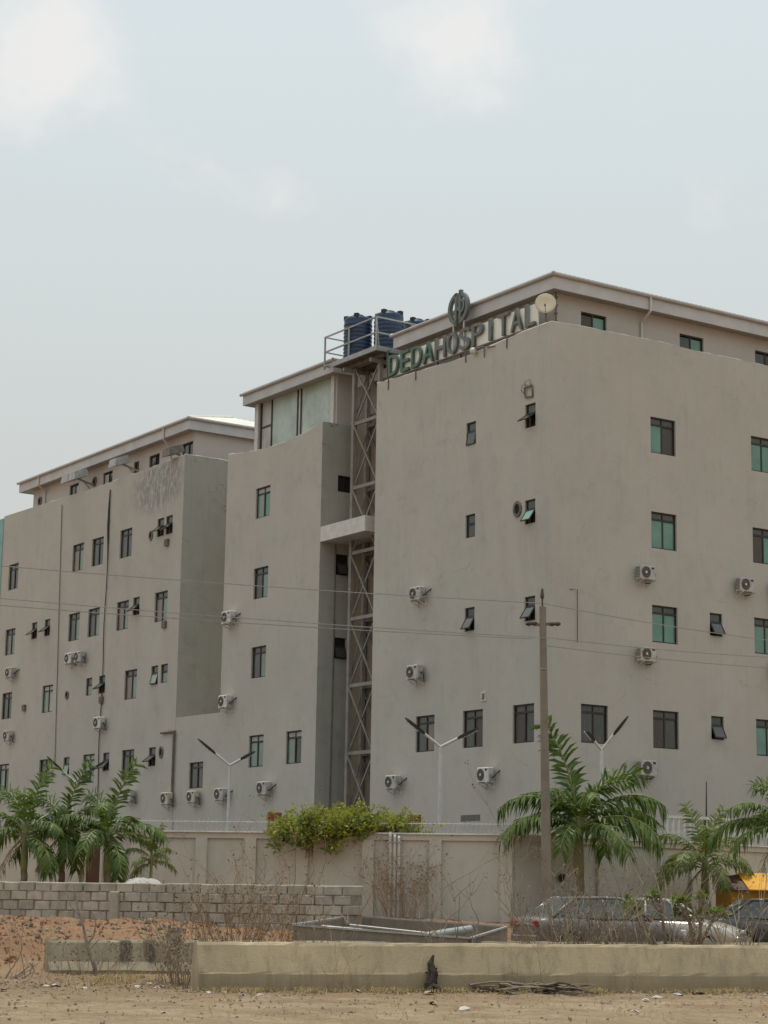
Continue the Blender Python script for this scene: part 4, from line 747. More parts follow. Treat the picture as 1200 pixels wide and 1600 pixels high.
# ------------------------------------------------------------------ double street lamps behind the wall
def lamp(label, p, heads):
    o = thing('street_lamp', label, 'street lamp', (p[0], p[1], 2.0), (0, 0, 0), 'double street lamps inside the compound'); jz = p[2]-2
    m_ = MB(); m_.tube([(0, 0, 0), (0, 0, jz*.5), (0, 0, jz)], [.065, .055, .045], 8); m_.build('post', 'galv', o)
    for hx, hz_ in heads:
        e = Vector((hx-p[0], -.25, hz_-p[2])); d = e.normalized(); s0 = Vector((0, 0, jz)); el = e.length; m_ = MB(); m_.tube([s0, s0+d*el*.5], .042, 8); m_.build('arm', 'galv', o)
        q = d.cross(Vector((0, 1, 0))).normalized(); side = d.cross(q).normalized(); nrm = q if q.z < 0 else -q
        m_ = MB(); L0, L1 = el*.45, el*1.0; st = ((0, .05, .03), (.15, .1, .045), (.5, .13, .045), (.85, .11, .035), (1, .04, .02)); v = []
        for t, w_, th in st:
            c = s0+d*lerp(L0, L1, t); v += [c+side*w_-nrm*th, c-side*w_-nrm*th, c-side*w_+nrm*th, c+side*w_+nrm*th]
        m_.add(v, [(i*4+j, i*4+(j+1) % 4, i*4+4+(j+1) % 4, i*4+4+j) for i in range(4) for j in range(4)]+[(3, 2, 1, 0), (16, 17, 18, 19)]); m_.build('lamp_head', 'black', o)
        for t in (.3, .48, .66, .82):
            c = s0+d*lerp(L0, L1, t)+nrm*.05; m_ = MB(); m_.add([c+side*.06+d*.05, c-side*.06+d*.05, c-side*.06-d*.05, c+side*.06-d*.05, c+side*.05+d*.04+nrm*.02, c-side*.05+d*.04+nrm*.02, c-side*.05-d*.04+nrm*.02, c+side*.05-d*.04+nrm*.02], ((0, 1, 2, 3), (7, 6, 5, 4), (0, 4, 5, 1), (1, 5, 6, 2), (2, 6, 7, 3), (3, 7, 4, 0))); m_.build('led_module', 'lamp', o)
lamp('double street lamp in front of the near block ground windows', (1.83, 62, 6.23), ((.75, 7.07), (2.99, 6.81)))
lamp('double street lamp in front of the low infill wall', (-5.28, 72, 6.22), ((-6.41, 7.12), (-4.39, 6.71)))
lamp('double street lamp rising out of the left palm fronds', (-12.48, 84, 6.23), ((-13.63, 7.23), (-11.26, 7.08)))
lamp('double street lamp behind the tall right palm', (6.83, 63, 6.29), ((6.3, 6.9), (7.63, 7.33)))

# ------------------------------------------------------------------ palms
def frond_mesh(length, elev, droop, seed, mat='palm', lw=.074, nl=44, twist=.9):
    g = random.Random(seed); m_ = MB(); n = 12; pts = []; p = Vector((0, 0, 0)); e = elev
    for i in range(n+1):
        pts.append(p.copy()); t = i/n; e = elev-droop*t**1.5; p = p+Vector((math.cos(e), .04*math.sin(seed+t*3), math.sin(e)))*(length/n)
    m_.cur = 1; m_.tube(pts, [lerp(.032, .008, i/n) for i in range(n+1)], 5); m_.cur = 0
    for i in range(nl):
        t = .12+.87*i/nl; k = t*n; j = min(int(k), n-1); c = pts[j].lerp(pts[j+1], k-j); d = (pts[j+1]-pts[j]).normalized(); s_ = Vector((0, 1, 0)); u_ = d.cross(s_)*-1
        ll = length*.245*(.5+math.sin(min(1, t*1.12)*math.pi*.82)*.75)*g.uniform(.8, 1.12)
        for sd_ in (-1, 1):
            if g.random() < .06: continue
            fwd = g.uniform(.45, .95); roll = g.uniform(-.5, .75)*twist if elev < 1.1 else g.uniform(-1.4, 1.4); dr = (d*fwd + s_*sd_*math.cos(roll) + u_*math.sin(roll)).normalized(); wv = d.cross(dr).cross(dr).normalized()*lw*g.uniform(.7, 1.1)
            hg = .35+.65*t if elev < 1.2 else .3; p1 = c+dr*ll*(.5-.08*hg)+Vector((0, 0, -.2*ll*hg)); p2 = c+dr*ll*(.9-.3*hg)+Vector((0, 0, -g.uniform(.6, .85)*ll*hg))
            m_.add((c-wv*.3, c+wv*.3, p1+wv*.5, p1-wv*.5, p2), ((0, 1, 2, 3), (3, 2, 4)))
    return m_.mesh('frond', [mat, 'shaft' if mat != 'palmdry' else 'palmdry'])
FR = {}
def palm(label, base, zc, scale, seed, trunk_r=.13, shaft=(.0, .0), mat='palm', n=15, dry=1, elevs=None, dirs=None):
    o = thing('palm_tree', label, 'palm tree', base, (0, 0, 0), 'palm trees along the compound wall'); g = random.Random(seed); h = zc-base[2]
    m_ = MB(); nseg = 16; m_.tube([(.02*math.sin(i), 0, -.3+(h*.52+.3)*i/nseg) for i in range(nseg+1)], [trunk_r*(1.15-.17*i/nseg+(.06 if i % 2 else 0)) for i in range(nseg+1)], 10); m_.build('trunk', 'palmtrunk', o)
    m_ = MB(); m_.tube([(0, 0, h*.5), (0, 0, h*.62), (0, 0, h+.02), (0, 0, h+.25)], [trunk_r*.98, trunk_r*1.12, trunk_r*.72, trunk_r*.3], 10); m_.build('crownshaft', 'shaft', o, True)
    spec = elevs or [(lerp(80, 2, (i/(n-1))**.85)+g.uniform(-6, 6), math.degrees(i*2.39996)+g.uniform(-16, 16), g.uniform(.82, 1.08)) for i in range(n)]
    for i, (el, az, fs) in enumerate(spec):
        key = (mat, round(R(el)/.2), i % 4)
        if key not in FR: FR[key] = frond_mesh(2.25, key[1]*.2, .5 if key[1] > 6 else 1.55+.1*(i % 3), (key[1]*7+key[2]*31) % 97, mat)
        put(FR[key], 'frond', o, (0, 0, h-.02-.003*(90-el)), (g.uniform(-.15, .15), 0, R(az)), (scale*fs,)*3)
    for i in range(dry):
        key = ('dry', i)
        if key not in FR: FR[key] = frond_mesh(1.7, -.75, .6, 55+i, 'palmdry', .03, 24)
        put(FR[key], 'frond', o, (0, 0, h-.2), (0, 0, g.uniform(2.6, 5.0)), (scale*.9,)*3)
kk = 57/53
palm('tall royal palm with green shaft just right of the utility pole', (5.16*kk, 57, .6), 1.5+(3.75-1.5)*kk, 1.1, 5, .13, dry=1, elevs=[(84, 172, 1.2), (64, 15, 1.05), (60, 165, .85), (52, 235, .85), (46, 350, 1.1), (44, 190, 1.05), (34, 20, 1.1), (34, 150, .8), (26, 332, 1.12), (20, 200, 1.08), (14, 300, 1.0), (8, 250, .8), (36, 90, .9), (14, 60, .85), (8, 120, .8), (74, 100, .9), (70, 330, .85), (54, 280, .8), (28, 178, .9), (24, 5, .9)])
palm('shorter palm with thin yellowing fronds left of the yellow kiosk', (9.42, 59.5, .8), 2.95, .85, 9, .12, (0, 0), 'palmyoung', 13, 1)
palm('palm at the right edge with only its left fronds in view', (11.15, 56.0, .6), 3.95, 1.0, 12, .13, n=14)
palm('leftmost palm at the left picture edge', (-9.25, 54.0, 1.0), 3.35, .84, 21, .085, n=12, dry=1)
palm('second palm from the left with a dry hanging frond', (-8.42, 55.0, 1.0), 3.4, .8, 23, .085, n=12, dry=2)
palm('third palm from the left, standing nearest the brown door', (-7.12, 54.3, 1.0), 3.3, .84, 27, .095, n=12, dry=1)
palm('small young pale green palm behind the gravel heap', (-5.93, 54.0, 1.0), 2.75, .36, 33, .04, (0, 0), 'palmyoung', 10, 0)

# ------------------------------------------------------------------ bush over the wall, shrubs, dead weeds
def leaves(m_, c, r_, n, g, size=.09, flat=.7):
    for _ in range(n):
        d = Vector((g.gauss(0, 1), g.gauss(0, 1), g.gauss(0, 1))).normalized()*r_*g.random()**.4; d.z *= flat; p = Vector(c)+d
        a = Vector((g.uniform(-1, 1), g.uniform(-1, 1), g.uniform(-.5, .9))).normalized(); b = a.cross(Vector((g.uniform(-1, 1), g.uniform(-1, 1), g.uniform(-1, 1)))).normalized(); s_ = size*g.uniform(.6, 1.3)
        m_.add((p, p+a*s_*.5+b*s_*.24, p+a*s_, p+a*s_*.5-b*s_*.24), ((0, 1, 2, 3),))
bsh = thing('bush', 'yellow green bush spilling over the compound wall below the lattice tower', 'bush', (-1.1, 57.95, 1.2)); g = random.Random(14); stems = MB(); lv = MB(); lv2 = MB()
cl_ = []
for i in range(150):
    x_ = g.triangular(-2.15, 2.5, .1); t = max(0, 1-abs(x_+.1)/(1.95 if x_ < 0 else 2.5)); z_ = 2.12+g.random()**.9*.82*(t**.55); y_ = g.uniform(-.5, .8)
    if x_ < .3 and g.random() < .3: z_ = g.uniform(1.8, 2.5); y_ = g.uniform(-.7, -.4)
    cl_.append((x_, y_, z_))
    if i % 2: stems.tube([(-.3+x_*.15, .5, .9), (x_*.5-.1, .45, 1.9+.2*t), (x_*.85, y_*.7, z_-.2), (x_, y_, z_+.1)], [.03, .022, .014, .006], 5)
    leaves(lv if g.random() < .68 else lv2, (x_, y_, z_), g.uniform(.16, .34), 46, g, .15, .7)
for i in range(150):   # upright shoots breaking the outline
    x_, y_, z_ = g.choice(cl_); tip = Vector((x_+g.uniform(-.45, .6), y_, z_+g.uniform(.15, .6))); stems.tube([(x_, y_, z_), tip], [.01, .004], 4)
    for k in range(12): leaves(lv, Vector((x_, y_, z_)).lerp(tip, k/12), .07, 2, g, .12, 1)
stems.build('stem', 'bark', bsh); lv.build('foliage', 'bush', bsh)['kind'] = 'stuff'; lv2.build('foliage', 'frangi', bsh)['kind'] = 'stuff'
m_ = MB(); g = random.Random(4)
for i in range(5): m_.tube([(0, 0, 0), (g.uniform(-.1, .1), -.03, -.3), (g.uniform(-.12, .12), -.05, -.7-g.random()*.3)], [.02, .03, .01], 5)
leaves(m_, (0, -.05, -.45), .15, 40, g, .1, 1.6); o = m_.build('dead_vine', 'dryleaf', None, False, (-1.93, 57.85, 3.55)); tag(o, 'dead brown vine hanging down the wall under the bush', 'vine')
def weed(label, base, h, spread, seed, n=9, mat='twig', leafn=0, cat='dead weed', thick=.012, lean=(0, 0), name='dead_weed', group=None):
    g = random.Random(seed); m_ = MB(); lf = MB()
    def grow(p, d, L, r_, depth):
        pts = [p]; q = p.copy(); dd = d.copy()
        for i in range(4): dd = (dd+Vector((g.uniform(-.28, .28), g.uniform(-.28, .28), g.uniform(-.12, .16)))).normalized(); q = q+dd*L/4; pts.append(q.copy())
        m_.tube(pts, [r_, r_*.85, r_*.7, r_*.55, r_*.4], 4, False)
        if depth:
            for _ in range(g.randint(1, 3)): k = g.choice((2, 3, 4)); nd = (dd+Vector((g.uniform(-.9, .9), g.uniform(-.9, .9), g.uniform(-.2, .6)))).normalized(); grow(pts[k], nd, L*g.uniform(.35, .65), r_*.6, depth-1)
        if leafn and g.random() < .7: leaves(lf, q, .07, leafn, g, .06, 1)
    for i in range(n):
        a = g.uniform(0, 6.28); rr = spread*g.random(); d = Vector((math.cos(a)*.35+lean[0], math.sin(a)*.35+lean[1], 1)).normalized()
        grow(Vector((math.cos(a)*rr, math.sin(a)*rr*.5, -.05)), d, h*g.uniform(.45, 1), thick*g.uniform(.6, 1.2), 2)
    z = ground_z(base[0], base[1]) if len(base) == 2 else base[2]; o = thing(name, label, cat, (base[0], base[1], z), (0, 0, 0), group)
    m_.build('stem', mat, o)
    if lf.f: lf.build('dead_leaf', 'dryleaf', o)['kind'] = 'stuff'
    return o
st = thing('dead_sapling', 'tall leaning bare stalk crossing the sooty barrier at left', 'dead sapling', (-5.35, 40.2, .03)); m_ = MB()
m_.tube([(0, 0, -.05), (-.12, 0, .3), (-.25, .02, .62), (-.33, 0, .95), (-.48, .02, 1.4), (-.56, 0, 1.75)], [.05, .04, .034, .026, .017, .007], 7); m_.tube([(-.25, .02, .62), (-.12, .0, .8), (-.1, .02, 1.05), (-.2, 0, 1.3)], [.028, .02, .014, .006], 6); m_.tube([(-.2, .02, .52), (-.12, .05, .62), (-.02, .0, .72)], [.02, .014, .008], 5); m_.tube([(-.4, .02, 1.15), (-.6, 0, 1.35), (-.66, 0, 1.55)], [.014, .01, .004], 5); m_.build('trunk', 'bark', st)
weed('scrubby dry weeds along the foot of the sooty barrier', (-5.6, 40.2), .7, 1.0, 56, 34, 'twig', 2, thick=.009)
weed('thin bare twigs at the left end of the sooty barrier', (-6.6, 39.2), 1.1, .5, 32, 6, 'twig', 0)
weed('dark dead clump standing at the gap between the two barriers', (-3.55, 38.0), 1.4, .3, 33, 22, 'twig', 3, thick=.014)
weed('reddish dry thicket behind the left end of the near barrier', (-2.55, 39.3), 2.3, 1.0, 34, 46, 'twigred', 3, thick=.014)
weed('sparse reddish stems behind the barrier left of the tray', (-1.3, 39.9), 1.9, .9, 35, 22, 'twigred', 0, thick=.011)
weed('brown dry bush against the compound wall below the three pipes', (.75, 56.6), 1.9, .8, 36, 55, 'twigred', 4, thick=.011)
weed('pair of bare forked branches rising behind the barrier at centre', (1.55, 40.6), 2.3, .35, 37, 8, 'bark', 1, thick=.02)
weed('dark tall stalk beside the utility pole foot', (3.05, 42.0), 2.7, .2, 38, 6, 'bark', 4, thick=.016)
for i, (x_, y_, lab) in enumerate(((3.7, 42.4, 'grey bare shrub in front of the grey car boot'), (4.5, 42.6, 'grey bare shrub in front of the grey car rear window'), (5.2, 42.9, 'tangled bare shrub in front of the grey car doors'), (5.9, 43.1, 'tangled bare shrub where the grey and white cars meet'), (7.6, 43.8, 'low bare shrub in front of the dark blue car'))):
    weed(lab, (x_, y_), 1.9, .55, 40+i, 24, 'bark' if i % 2 else 'twig', 2, thick=.019)
weed('dense brown scrub at the left end of the near barrier', (-3.35, 36.6), .9, .5, 57, 30, 'twig', 2, thick=.01)
weed('thin weeds growing on the near face of the barrier at left of centre', (-.55, 36.0), .75, .5, 51, 7, 'twigred', 0, thick=.006)
weed('lone thin weed against the near barrier right of centre', (1.0, 36.6), .75, .1, 52, 3, 'twig', 0, thick=.006)
weed('wiry dead branch draped over the barrier above the brushwood pile', (2.75, 37.15), .95, .25, 53, 6, 'twig', 0, thick=.009, lean=(-.5, 0))
weed('dry grass stems against the right part of the near barrier', (4.3, 37.6), .5, .9, 54, 9, 'twig', 0, thick=.006)
weed('fallen grey branch on the dirt at the far left', (-6.9, 38.6), .7, .3, 55, 4, 'bark', 0, thick=.022, lean=(1.2, -.2))
def shrub(label, x_, y_, h, seed, n):
    g = random.Random(seed); o = thing('shrub', label, 'shrub', (x_, y_, ground_z(x_, y_))); m_ = MB(); lf = MB()
    for i in range(n):
        a = g.uniform(0, 6.28); p0 = Vector((g.uniform(-.12, .12), 0, -.1)); p1 = p0+Vector((math.cos(a)*.15, math.sin(a)*.15, h*.45)); p2 = p1+Vector((math.cos(a)*.3, math.sin(a)*.3, h*.3)); m_.tube([p0, p1, p2], [.06, .05, .035], 7)
        for k in range(3):
            b_ = a+g.uniform(-1.4, 1.4); p3 = p2+Vector((math.cos(b_)*.28, math.sin(b_)*.28, h*g.uniform(.05, .32))); m_.tube([p2, p3], [.034, .02], 6)
            for _ in range(26):
                t = Vector((g.gauss(0, 1), g.gauss(0, 1), g.gauss(.35, .7))).normalized(); s_ = t.cross(Vector((g.uniform(-1, 1), g.uniform(-1, 1), 1))).normalized()*.028; L = g.uniform(.12, .24); lf.add((p3, p3+t*L*.5+s_, p3+t*L, p3+t*L*.5-s_), ((0, 1, 2, 3),))
    m_.build('branch', 'bark', o); lf.build('foliage', 'frangi', o)['kind'] = 'stuff'
shrub('leafy thick stemmed shrub in front of the grey car bonnet', 6.15, 44.9, 1.75, 61, 4); shrub('leafy thick stemmed shrub in front of the white car', 6.95, 45.3, 1.75, 62, 5)

# ------------------------------------------------------------------ cars
def car(label, x_, y_, heading, paint, L=4.5, h=1.44):
    o = thing('parked_car', label, 'car', (x_, y_, ground_z(x_, y_)), (0, 0, heading), 'cars parked behind the barrier'); hl_ = L/2; kz = h/1.44
    st = [(-1, .44, .74, .60), (-.985, .34, .90, .74), (-.92, .28, .96, .82), (-.7, .24, .985, .86), (-.4, .22, .955, .875), (0, .2, .93, .88), (.4, .2, .92, .88), (.62, .22, .90, .875), (.8, .26, .82, .85), (.93, .32, .72, .79), (.985, .38, .64, .7), (1, .44, .58, .58)]
    m_ = MB(); ring = lambda x, zb, zt, w: [(x, y, z*kz) for y, z in ((0, zt+.025), (.55*w, zt+.018), (.86*w, zt-.025), (.97*w, zt-.1), (w, zt-.22), (.99*w, (zb+zt)/2-.05), (.96*w, zb+.06), (.85*w, zb), (0, zb))]
    v = []; cnt = 16
    for t, zb, zt, w in st: r_ = ring(t*hl_, zb, zt, w); v += r_ + [(p[0], -p[1], p[2]) for p in r_[-2:0:-1]]
    f_ = [(i*cnt+k, i*cnt+(k+1) % cnt, (i+1)*cnt+(k+1) % cnt, (i+1)*cnt+k) for i in range(len(st)-1) for k in range(cnt)]+[tuple(range(cnt)), tuple((len(st)-1)*cnt+k for k in range(cnt-1, -1, -1))]
    m_.add(v, f_); b = m_.build('body', paint, o, True); md = b.modifiers.new('s', 'SUBSURF'); md.levels = 1; md.render_levels = 2
    zb, zr = .93*kz, h; xr0, xr1, xf1, xf0 = -.80*hl_, -.48*hl_, .14*hl_, .5*hl_; wb, wr = .80, .60
    q = {}
    for sgn in (-1, 1): q[sgn] = dict(rb=Vector((xr0, sgn*wb*.9, zb)), rt=Vector((xr1, sgn*wr, zr-.05)), ft=Vector((xf1, sgn*wr, zr-.04)), fb=Vector((xf0, sgn*wb*.92, zb-.03)), mb=Vector((-.1*hl_, sgn*wb, zb)), mt=Vector((-.12*hl_, sgn*(wr+.015), zr-.035)), cb=Vector((-.6*hl_, sgn*wb*.98, zb)))
    a, c = q[-1], q[1]
    def pane(nm, pts): m_ = MB(); m_.add(pts, (tuple(range(len(pts))),)); oo = m_.build(nm, 'carglass', o); sm = oo.modifiers.new('t', 'SOLIDIFY'); sm.thickness = .012
    pane('rear_window', (a['rb'], c['rb'], c['rt'], a['rt'])); pane('windscreen', (c['fb'], a['fb'], a['ft'], c['ft']))
    for s__ in (-1, 1): e = q[s__]; pane('side_window', (e['rb'].lerp(e['cb'], .35), e['mb'], e['mt'], e['rt'])); pane('side_window', (e['mb'], e['fb'], e['ft'], e['mt']))
    for s__ in (-1, 1):
        m_ = MB(); e = q[s__]
        for p0, p1, w_ in ((e['rb'], e['rt'], .075), (e['fb'], e['ft'], .06), (e['mb'], e['mt'], .05), (e['rt'], e['mt'], .06), (e['mt'], e['ft'], .06)): m_.tube([p0+(p0-p1)*.04, p1], w_*.5+.008, 6)
        m_.add((e['rb'], e['cb'], e['rt']+Vector((.18, 0, -.03)), e['rt']), ((0, 1, 2, 3),))
        m_.build('pillar_frame', paint, o, True)
    m_ = MB(); rows = ((xr1-.04, zr-.06, wr*.9), (xr1+.15, zr-.015, wr+.01), (-.1*hl_, zr+.005, wr+.02), (xf1-.12, zr-.01, wr+.01), (xf1+.03, zr-.05, wr*.9)); v = []
    for xx, zz, ww in rows: v += [(xx, -ww, zz-.03), (xx, -ww*.8, zz+.005), (xx, 0, zz+.02), (xx, ww*.8, zz+.005), (xx, ww, zz-.03)]
    m_.add(v, [(i*5+k, (i+1)*5+k, (i+1)*5+k+1, i*5+k+1) for i in range(4) for k in range(4)]); oo = m_.build('roof', paint, o, True); sm = oo.modifiers.new('t', 'SOLIDIFY'); sm.thickness = .03
    for s__ in (-1, 1):
        m_ = MB(); m_.cbox(-.03, .05, -.17, .17, -.07, .07, .02); m_.build('tail_lamp', 'redlamp', o, False, (-hl_+.015, s__*.56, .79*kz), (0, -.12, s__*.22))
        m_ = MB(); m_.cbox(-.06, .03, -.17, .17, -.06, .06, .02); m_.build('headlamp', 'lamp', o, False, (hl_-.06, s__*.5, .62*kz), (0, 0, -s__*.3))
        m_ = MB(); m_.cbox(-.06, .06, -.06, .06, 0, .12, .02); m_.build('wing_mirror', paint, o, False, (xf0-.12, s__*.9, .93*kz))
        for xx in (-.58*hl_, .62*hl_):
            wq = put(None, 'wheel', o, (xx, s__*.76, .31)); m_ = MB(); m_.ring_y(0, 0, -.1, .1, .19, .31, 24); m_.build('tyre', 'tyre', wq); m_ = MB(); m_.disc_y(0, 0, -.09, .09, .19, 18); m_.build('rim', 'rim', wq)
        m_ = MB(); m_.box(-.1, .1, -.012, .012, -.015, .015); m_.build('door_handle', 'rim', o, False, (-.32*hl_, s__*.885, .8*kz)); m_ = MB(); m_.box(-.1, .1, -.012, .012, -.015, .015); m_.build('door_handle', 'rim', o, False, (.1*hl_, s__*.885, .8*kz))
    for xx, nm in ((-hl_-.02, 'rear_bumper'), (hl_-.08, 'front_bumper')): m_ = MB(); m_.cbox(0, .1, -.72, .72, .36*kz, .52*kz, .03); m_.build(nm, paint, o, False, (xx, 0, 0))
    return o
car('dusty grey sedan seen from behind among the bare shrubs', 5.35, 50.0, R(21), 'cargrey', 4.0, 1.43)
car('cream white sedan half hidden beyond the grey one', 7.4, 54.4, R(-18), 'carwhite', 4.3, 1.46)
car('dark slate blue car at the right edge in front of the kiosk', 11.26, 57.2, R(4), 'carblue', 4.6, 1.5)
ki = thing('kiosk', 'small yellow kiosk with pitched sheet roof at the right edge', 'kiosk', (11.15, 60.0, .95), (0, 0, R(12)))
f = MB(); f.box(-1.2, 1.6, -.6, .6, 0, 1.12); f.build('body', 'yellowwall', ki); 
f = MB(); f.add([(-.75, -.85, 1.12), (1.9, -.85, 1.12), (1.9, 0, 1.6), (-.75, 0, 1.6), (-.75, -.85, 1.15), (1.9, -.85, 1.15), (1.9, 0, 1.63), (-.75, 0, 1.63)], ((3, 2, 1, 0), (4, 5, 6, 7), (0, 1, 5, 4), (1, 2, 6, 5), (2, 3, 7, 6), (3, 0, 4, 7))); f.build('roof', 'yellow', ki)
f = MB(); f.add([(-.75, .85, 1.12), (1.9, .85, 1.12), (1.9, 0, 1.6), (-.75, 0, 1.6)], ((0, 1, 2, 3),)); f.build('roof', 'yellow', ki)
f = MB(); f.add([(-1.2, -.7, 1.12), (-.76, -.83, 1.13), (-.76, 0, 1.58), (-1.25, .1, 1.5)], ((0, 1, 2, 3),)); f.add([(-1.2, -.7, 1.1), (-.76, -.83, 1.11), (-.76, 0, 1.56), (-1.25, .1, 1.48)], ((3, 2, 1, 0),)); f.build('gable', 'door', ki)
for xx in (-.2, .7): f = MB(); f.box(xx-.02, xx+.02, -.62, -.6, 0, 1.1); f.build('seam', 'yellowwall', ki)

# ------------------------------------------------------------------ rubble, brushwood, burnt stump, litter, grass
def stones(name, label, mat, spots, kind='stuff'):
    m_ = MB(); g = random.Random(len(spots))
    for x_, y_, z_, s_ in spots:
        base = [Vector((1, 0, 0)), Vector((-1, 0, 0)), Vector((0, 1, 0)), Vector((0, -1, 0)), Vector((0, 0, 1)), Vector((0, 0, -1))]; rot = Euler((g.uniform(0, 3), g.uniform(0, 3), g.uniform(0, 3))).to_matrix()
        v = [rot @ Vector((b.x*s_*g.uniform(.6, 1.2), b.y*s_*g.uniform(.6, 1.2), b.z*s_*g.uniform(.4, .9)))+Vector((x_, y_, z_)) for b in base]
        m_.add(v, ((0, 2, 4), (2, 1, 4), (1, 3, 4), (3, 0, 4), (2, 0, 5), (1, 2, 5), (3, 1, 5), (0, 3, 5)))
    o = m_.build(name, mat); o['label'] = label; o['category'] = 'stones'; o['kind'] = kind; return o
g = random.Random(77); sp = []
for _ in range(420):
    t = g.random(); x_ = lerp(4.6, 8.3, t); y_ = wall_y(x_)-g.uniform(.25, 1.5); k = 1-(wall_y(x_)-y_)/1.6; sp.append((x_, y_, ground_z(x_, y_)+g.random()*1.05*k*(.5+.5*math.sin(math.pi*min(1, t*1.1))), g.uniform(.06, .17)))
stones('rubble_heap', 'heap of broken rubble along the angled wall behind the cars', 'rock', sp)
sp = []
for _ in range(5200):
    x_ = g.uniform(-9, 10); v_ = g.triangular(24.5, 47, 33.5); y_ = (v_+x_*.3193)/.9477
    sp.append((x_, y_, ground_z(x_, y_), g.choice((.012, .016, .02, .028, .04))))
for _ in range(500): x_ = g.uniform(-10, -.5); y_ = g.uniform(43.5, 48); sp.append((x_, y_, ground_z(x_, y_), g.uniform(.03, .09)))
cg = random.Random(17); cs = []
for _ in range(1500):
    x_ = cg.uniform(-11, .5); y_ = cg.uniform(42.3, 49.2); cs.append((x_, y_, ground_z(x_, y_)+.01, cg.choice((.015, .02, .03, .03, .045, .07))))
for _ in range(200): x_ = cg.gauss(-7.7, .9); y_ = cg.gauss(42.9, .9); cs.append((x_, y_, ground_z(x_, y_), cg.uniform(.02, .07)))
M['clod'] = simple('red_earth_clod', (.25, .14, .085), .97, 0, .35, 7, .15, .6)
stones('earth_clods', 'broken red earth clods over the bank behind the far barrier', 'clod', cs)
stones('pebbles', 'loose pebbles and clods scattered over the dirt', 'rock', sp)
m_ = MB()
for _ in range(20000):
    if g.random() < .62: x_ = g.uniform(-3.1, 9); off = -abs(g.gauss(0, .35)); y_ = 35.42+(x_+3.02)*.337+off-.08
    elif g.random() < .6: x_ = g.gauss(-4.6, 1.5); y_ = g.gauss(38.6, 1.0)
    else: x_ = g.uniform(-9, 9); y_ = g.uniform(27, 46)
    if -3.0 < x_ and 35.35+(x_+3.02)*.337 < y_ < 36.05+(x_+3.02)*.337: continue
    if math.sin(x_*2.3)+math.sin(x_*5.1+1) < .35 and g.random() < .88: continue
    z_ = ground_z(x_, y_); h = g.uniform(.04, .17); a = g.uniform(0, 6.28); d = Vector((math.cos(a), math.sin(a), 0)); w = Vector((-d.y, d.x, 0))*.006; p = Vector((x_, y_, z_-.02)); ln = d*h*g.uniform(.2, 1.6)
    q_ = p+ln*.5+Vector((0, 0, h*.7)); m_.add((p-w, p+w, q_+w*.7, q_-w*.7, p+ln+Vector((0, 0, h*g.uniform(.3, 1)))), ((0, 1, 2, 3), (3, 2, 4)))
o = m_.build('dry_grass', 'grass'); o['kind'] = 'stuff'; o['label'] = 'short dry straw coloured grass along the barrier foot'; o['category'] = 'grass'
m_ = MB(); g = random.Random(91)
for _ in range(5200):
    q = g.random()
    if q < .4: x_ = g.gauss(-4.6, 1.4); y_ = g.gauss(37.6, 1.5)
    elif q < .7: x_ = g.uniform(-3, 9.5); y_ = 35.3+(x_+3.02)*.337-abs(g.gauss(0, .5))
    else: x_ = g.uniform(-11, 0); y_ = g.uniform(42.5, 49)
    if x_ > -3.1 and 35.33+(x_+3.02)*.337 < y_ < 36.1+(x_+3.02)*.337: continue
    p = Vector((x_, y_, ground_z(x_, y_)+g.uniform(.005, .05))); a = g.uniform(0, 6.28); d = Vector((math.cos(a), math.sin(a), g.uniform(-.4, .6)))*g.uniform(.03, .09); w = Vector((-d.y, d.x, g.uniform(-.03, .03)))*.45
    m_.add((p-d*.5, p+w*.5, p+d*.5, p-w*.5), ((0, 1, 2, 3),))
o = m_.build('fallen_leaves', 'dryleaf'); o['kind'] = 'stuff'; o['label'] = 'brown fallen leaves and scraps lying round the barriers'; o['category'] = 'leaves'
bwd = thing('brushwood_pile', 'pile of dead brushwood lying at the barrier foot right of centre', 'brushwood', (2.95, 36.9, 0)); 
for i in range(46):
    m_ = MB(); a = g.gauss(.25, .35); L = g.uniform(.5, 1.5); x_ = g.uniform(-.6, .5); y_ = g.uniform(-.3, .2); z_ = g.uniform(.02, .16); pts = [Vector((x_+math.cos(a)*L*(t-.5), y_+math.sin(a)*L*.35*(t-.5)-.1, max(.015, z_+.05*math.sin(t*5+i)))) for t in (0, .25, .5, .75, 1)]; m_.tube(pts, [.02, .018, .016, .012, .006], 5); m_.build('stick', 'twig' if i % 3 else 'burnt', bwd)
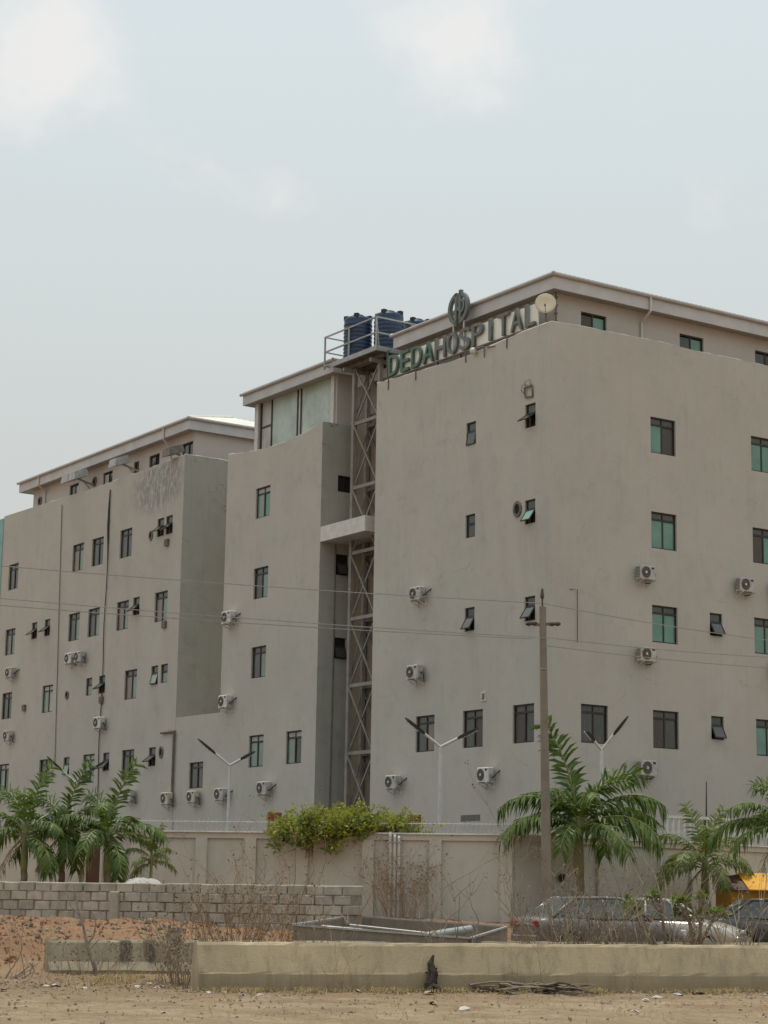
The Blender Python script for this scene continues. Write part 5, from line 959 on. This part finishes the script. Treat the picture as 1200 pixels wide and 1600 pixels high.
m_ = MB(); m_.tube([(0, 0, -.05), (-.03, .05, .15), (.02, .1, .34), (-.03, .15, .5), (.02, .18, .64)], [.1, .11, .085, .06, .02], 9); m_.tube([(0, -.02, .12), (.2, -.15, .03), (.45, -.22, .02)], [.06, .05, .03], 6); m_.tube([(0, -.02, .1), (-.12, -.2, .02)], [.06, .03], 6); leaves(m_, (0, .06, .3), .11, 70, g, .07, 2.2)
o = m_.build('burnt_stump', 'burnt', None, False, (1.0, 36.6, 0)); o.location = (.98, 36.55, 0); tag(o, 'charred stump leaning on the barrier face near its middle', 'stump')
m_ = MB(); m_.tube([(0, 0, -.1), (.02, 0, .3), (-.02, .02, .62)], [.13, .15, .1], 8); leaves(m_, (0, 0, .45), .22, 130, g, .1, 1.2); o = m_.build('dead_stump', 'bark', None, False, (-4.05, 41.35, .35)); tag(o, 'ragged dead stump sitting on the far barrier by the gap', 'stump')
for i in range(34):
    x_ = g.choice((g.uniform(-6.5, -2), g.uniform(-3, 8), g.uniform(-3, 8))); v_ = g.choice((g.uniform(33.3, 34.3), g.uniform(32.5, 34.3), g.uniform(27, 34)))
    if x_ < -3.3: v_ = g.uniform(33, 38.5)
    y_ = (v_+x_*.3193)/.9477; s_ = g.uniform(.05, .13); m_ = MB(); n = 7; pts = [Vector((math.cos(k*6.28/n)*s_*g.uniform(.5, 1.1), math.sin(k*6.28/n)*s_*g.uniform(.4, .8), g.uniform(0, .5)*s_)) for k in range(n)]; c = Vector((0, 0, s_*.5)); m_.add([c]+pts, [(0, k+1, (k+1) % n+1) for k in range(n)]); m_.add([p-Vector((0, 0, .01)) for p in [c]+pts], [(0, (k+1) % n+1, k+1) for k in range(n)])
    o = m_.build('litter_scrap', 'paper' if i % 3 else 'card', None, False, (x_, y_, ground_z(x_, y_)+.01), (0, 0, g.uniform(0, 6))); tag(o, 'small crumpled scrap of litter on the dirt near the barriers', 'litter', 'scraps of litter on the dirt')
for o in bpy.data.objects:
    if 'off' in o: del o['off']
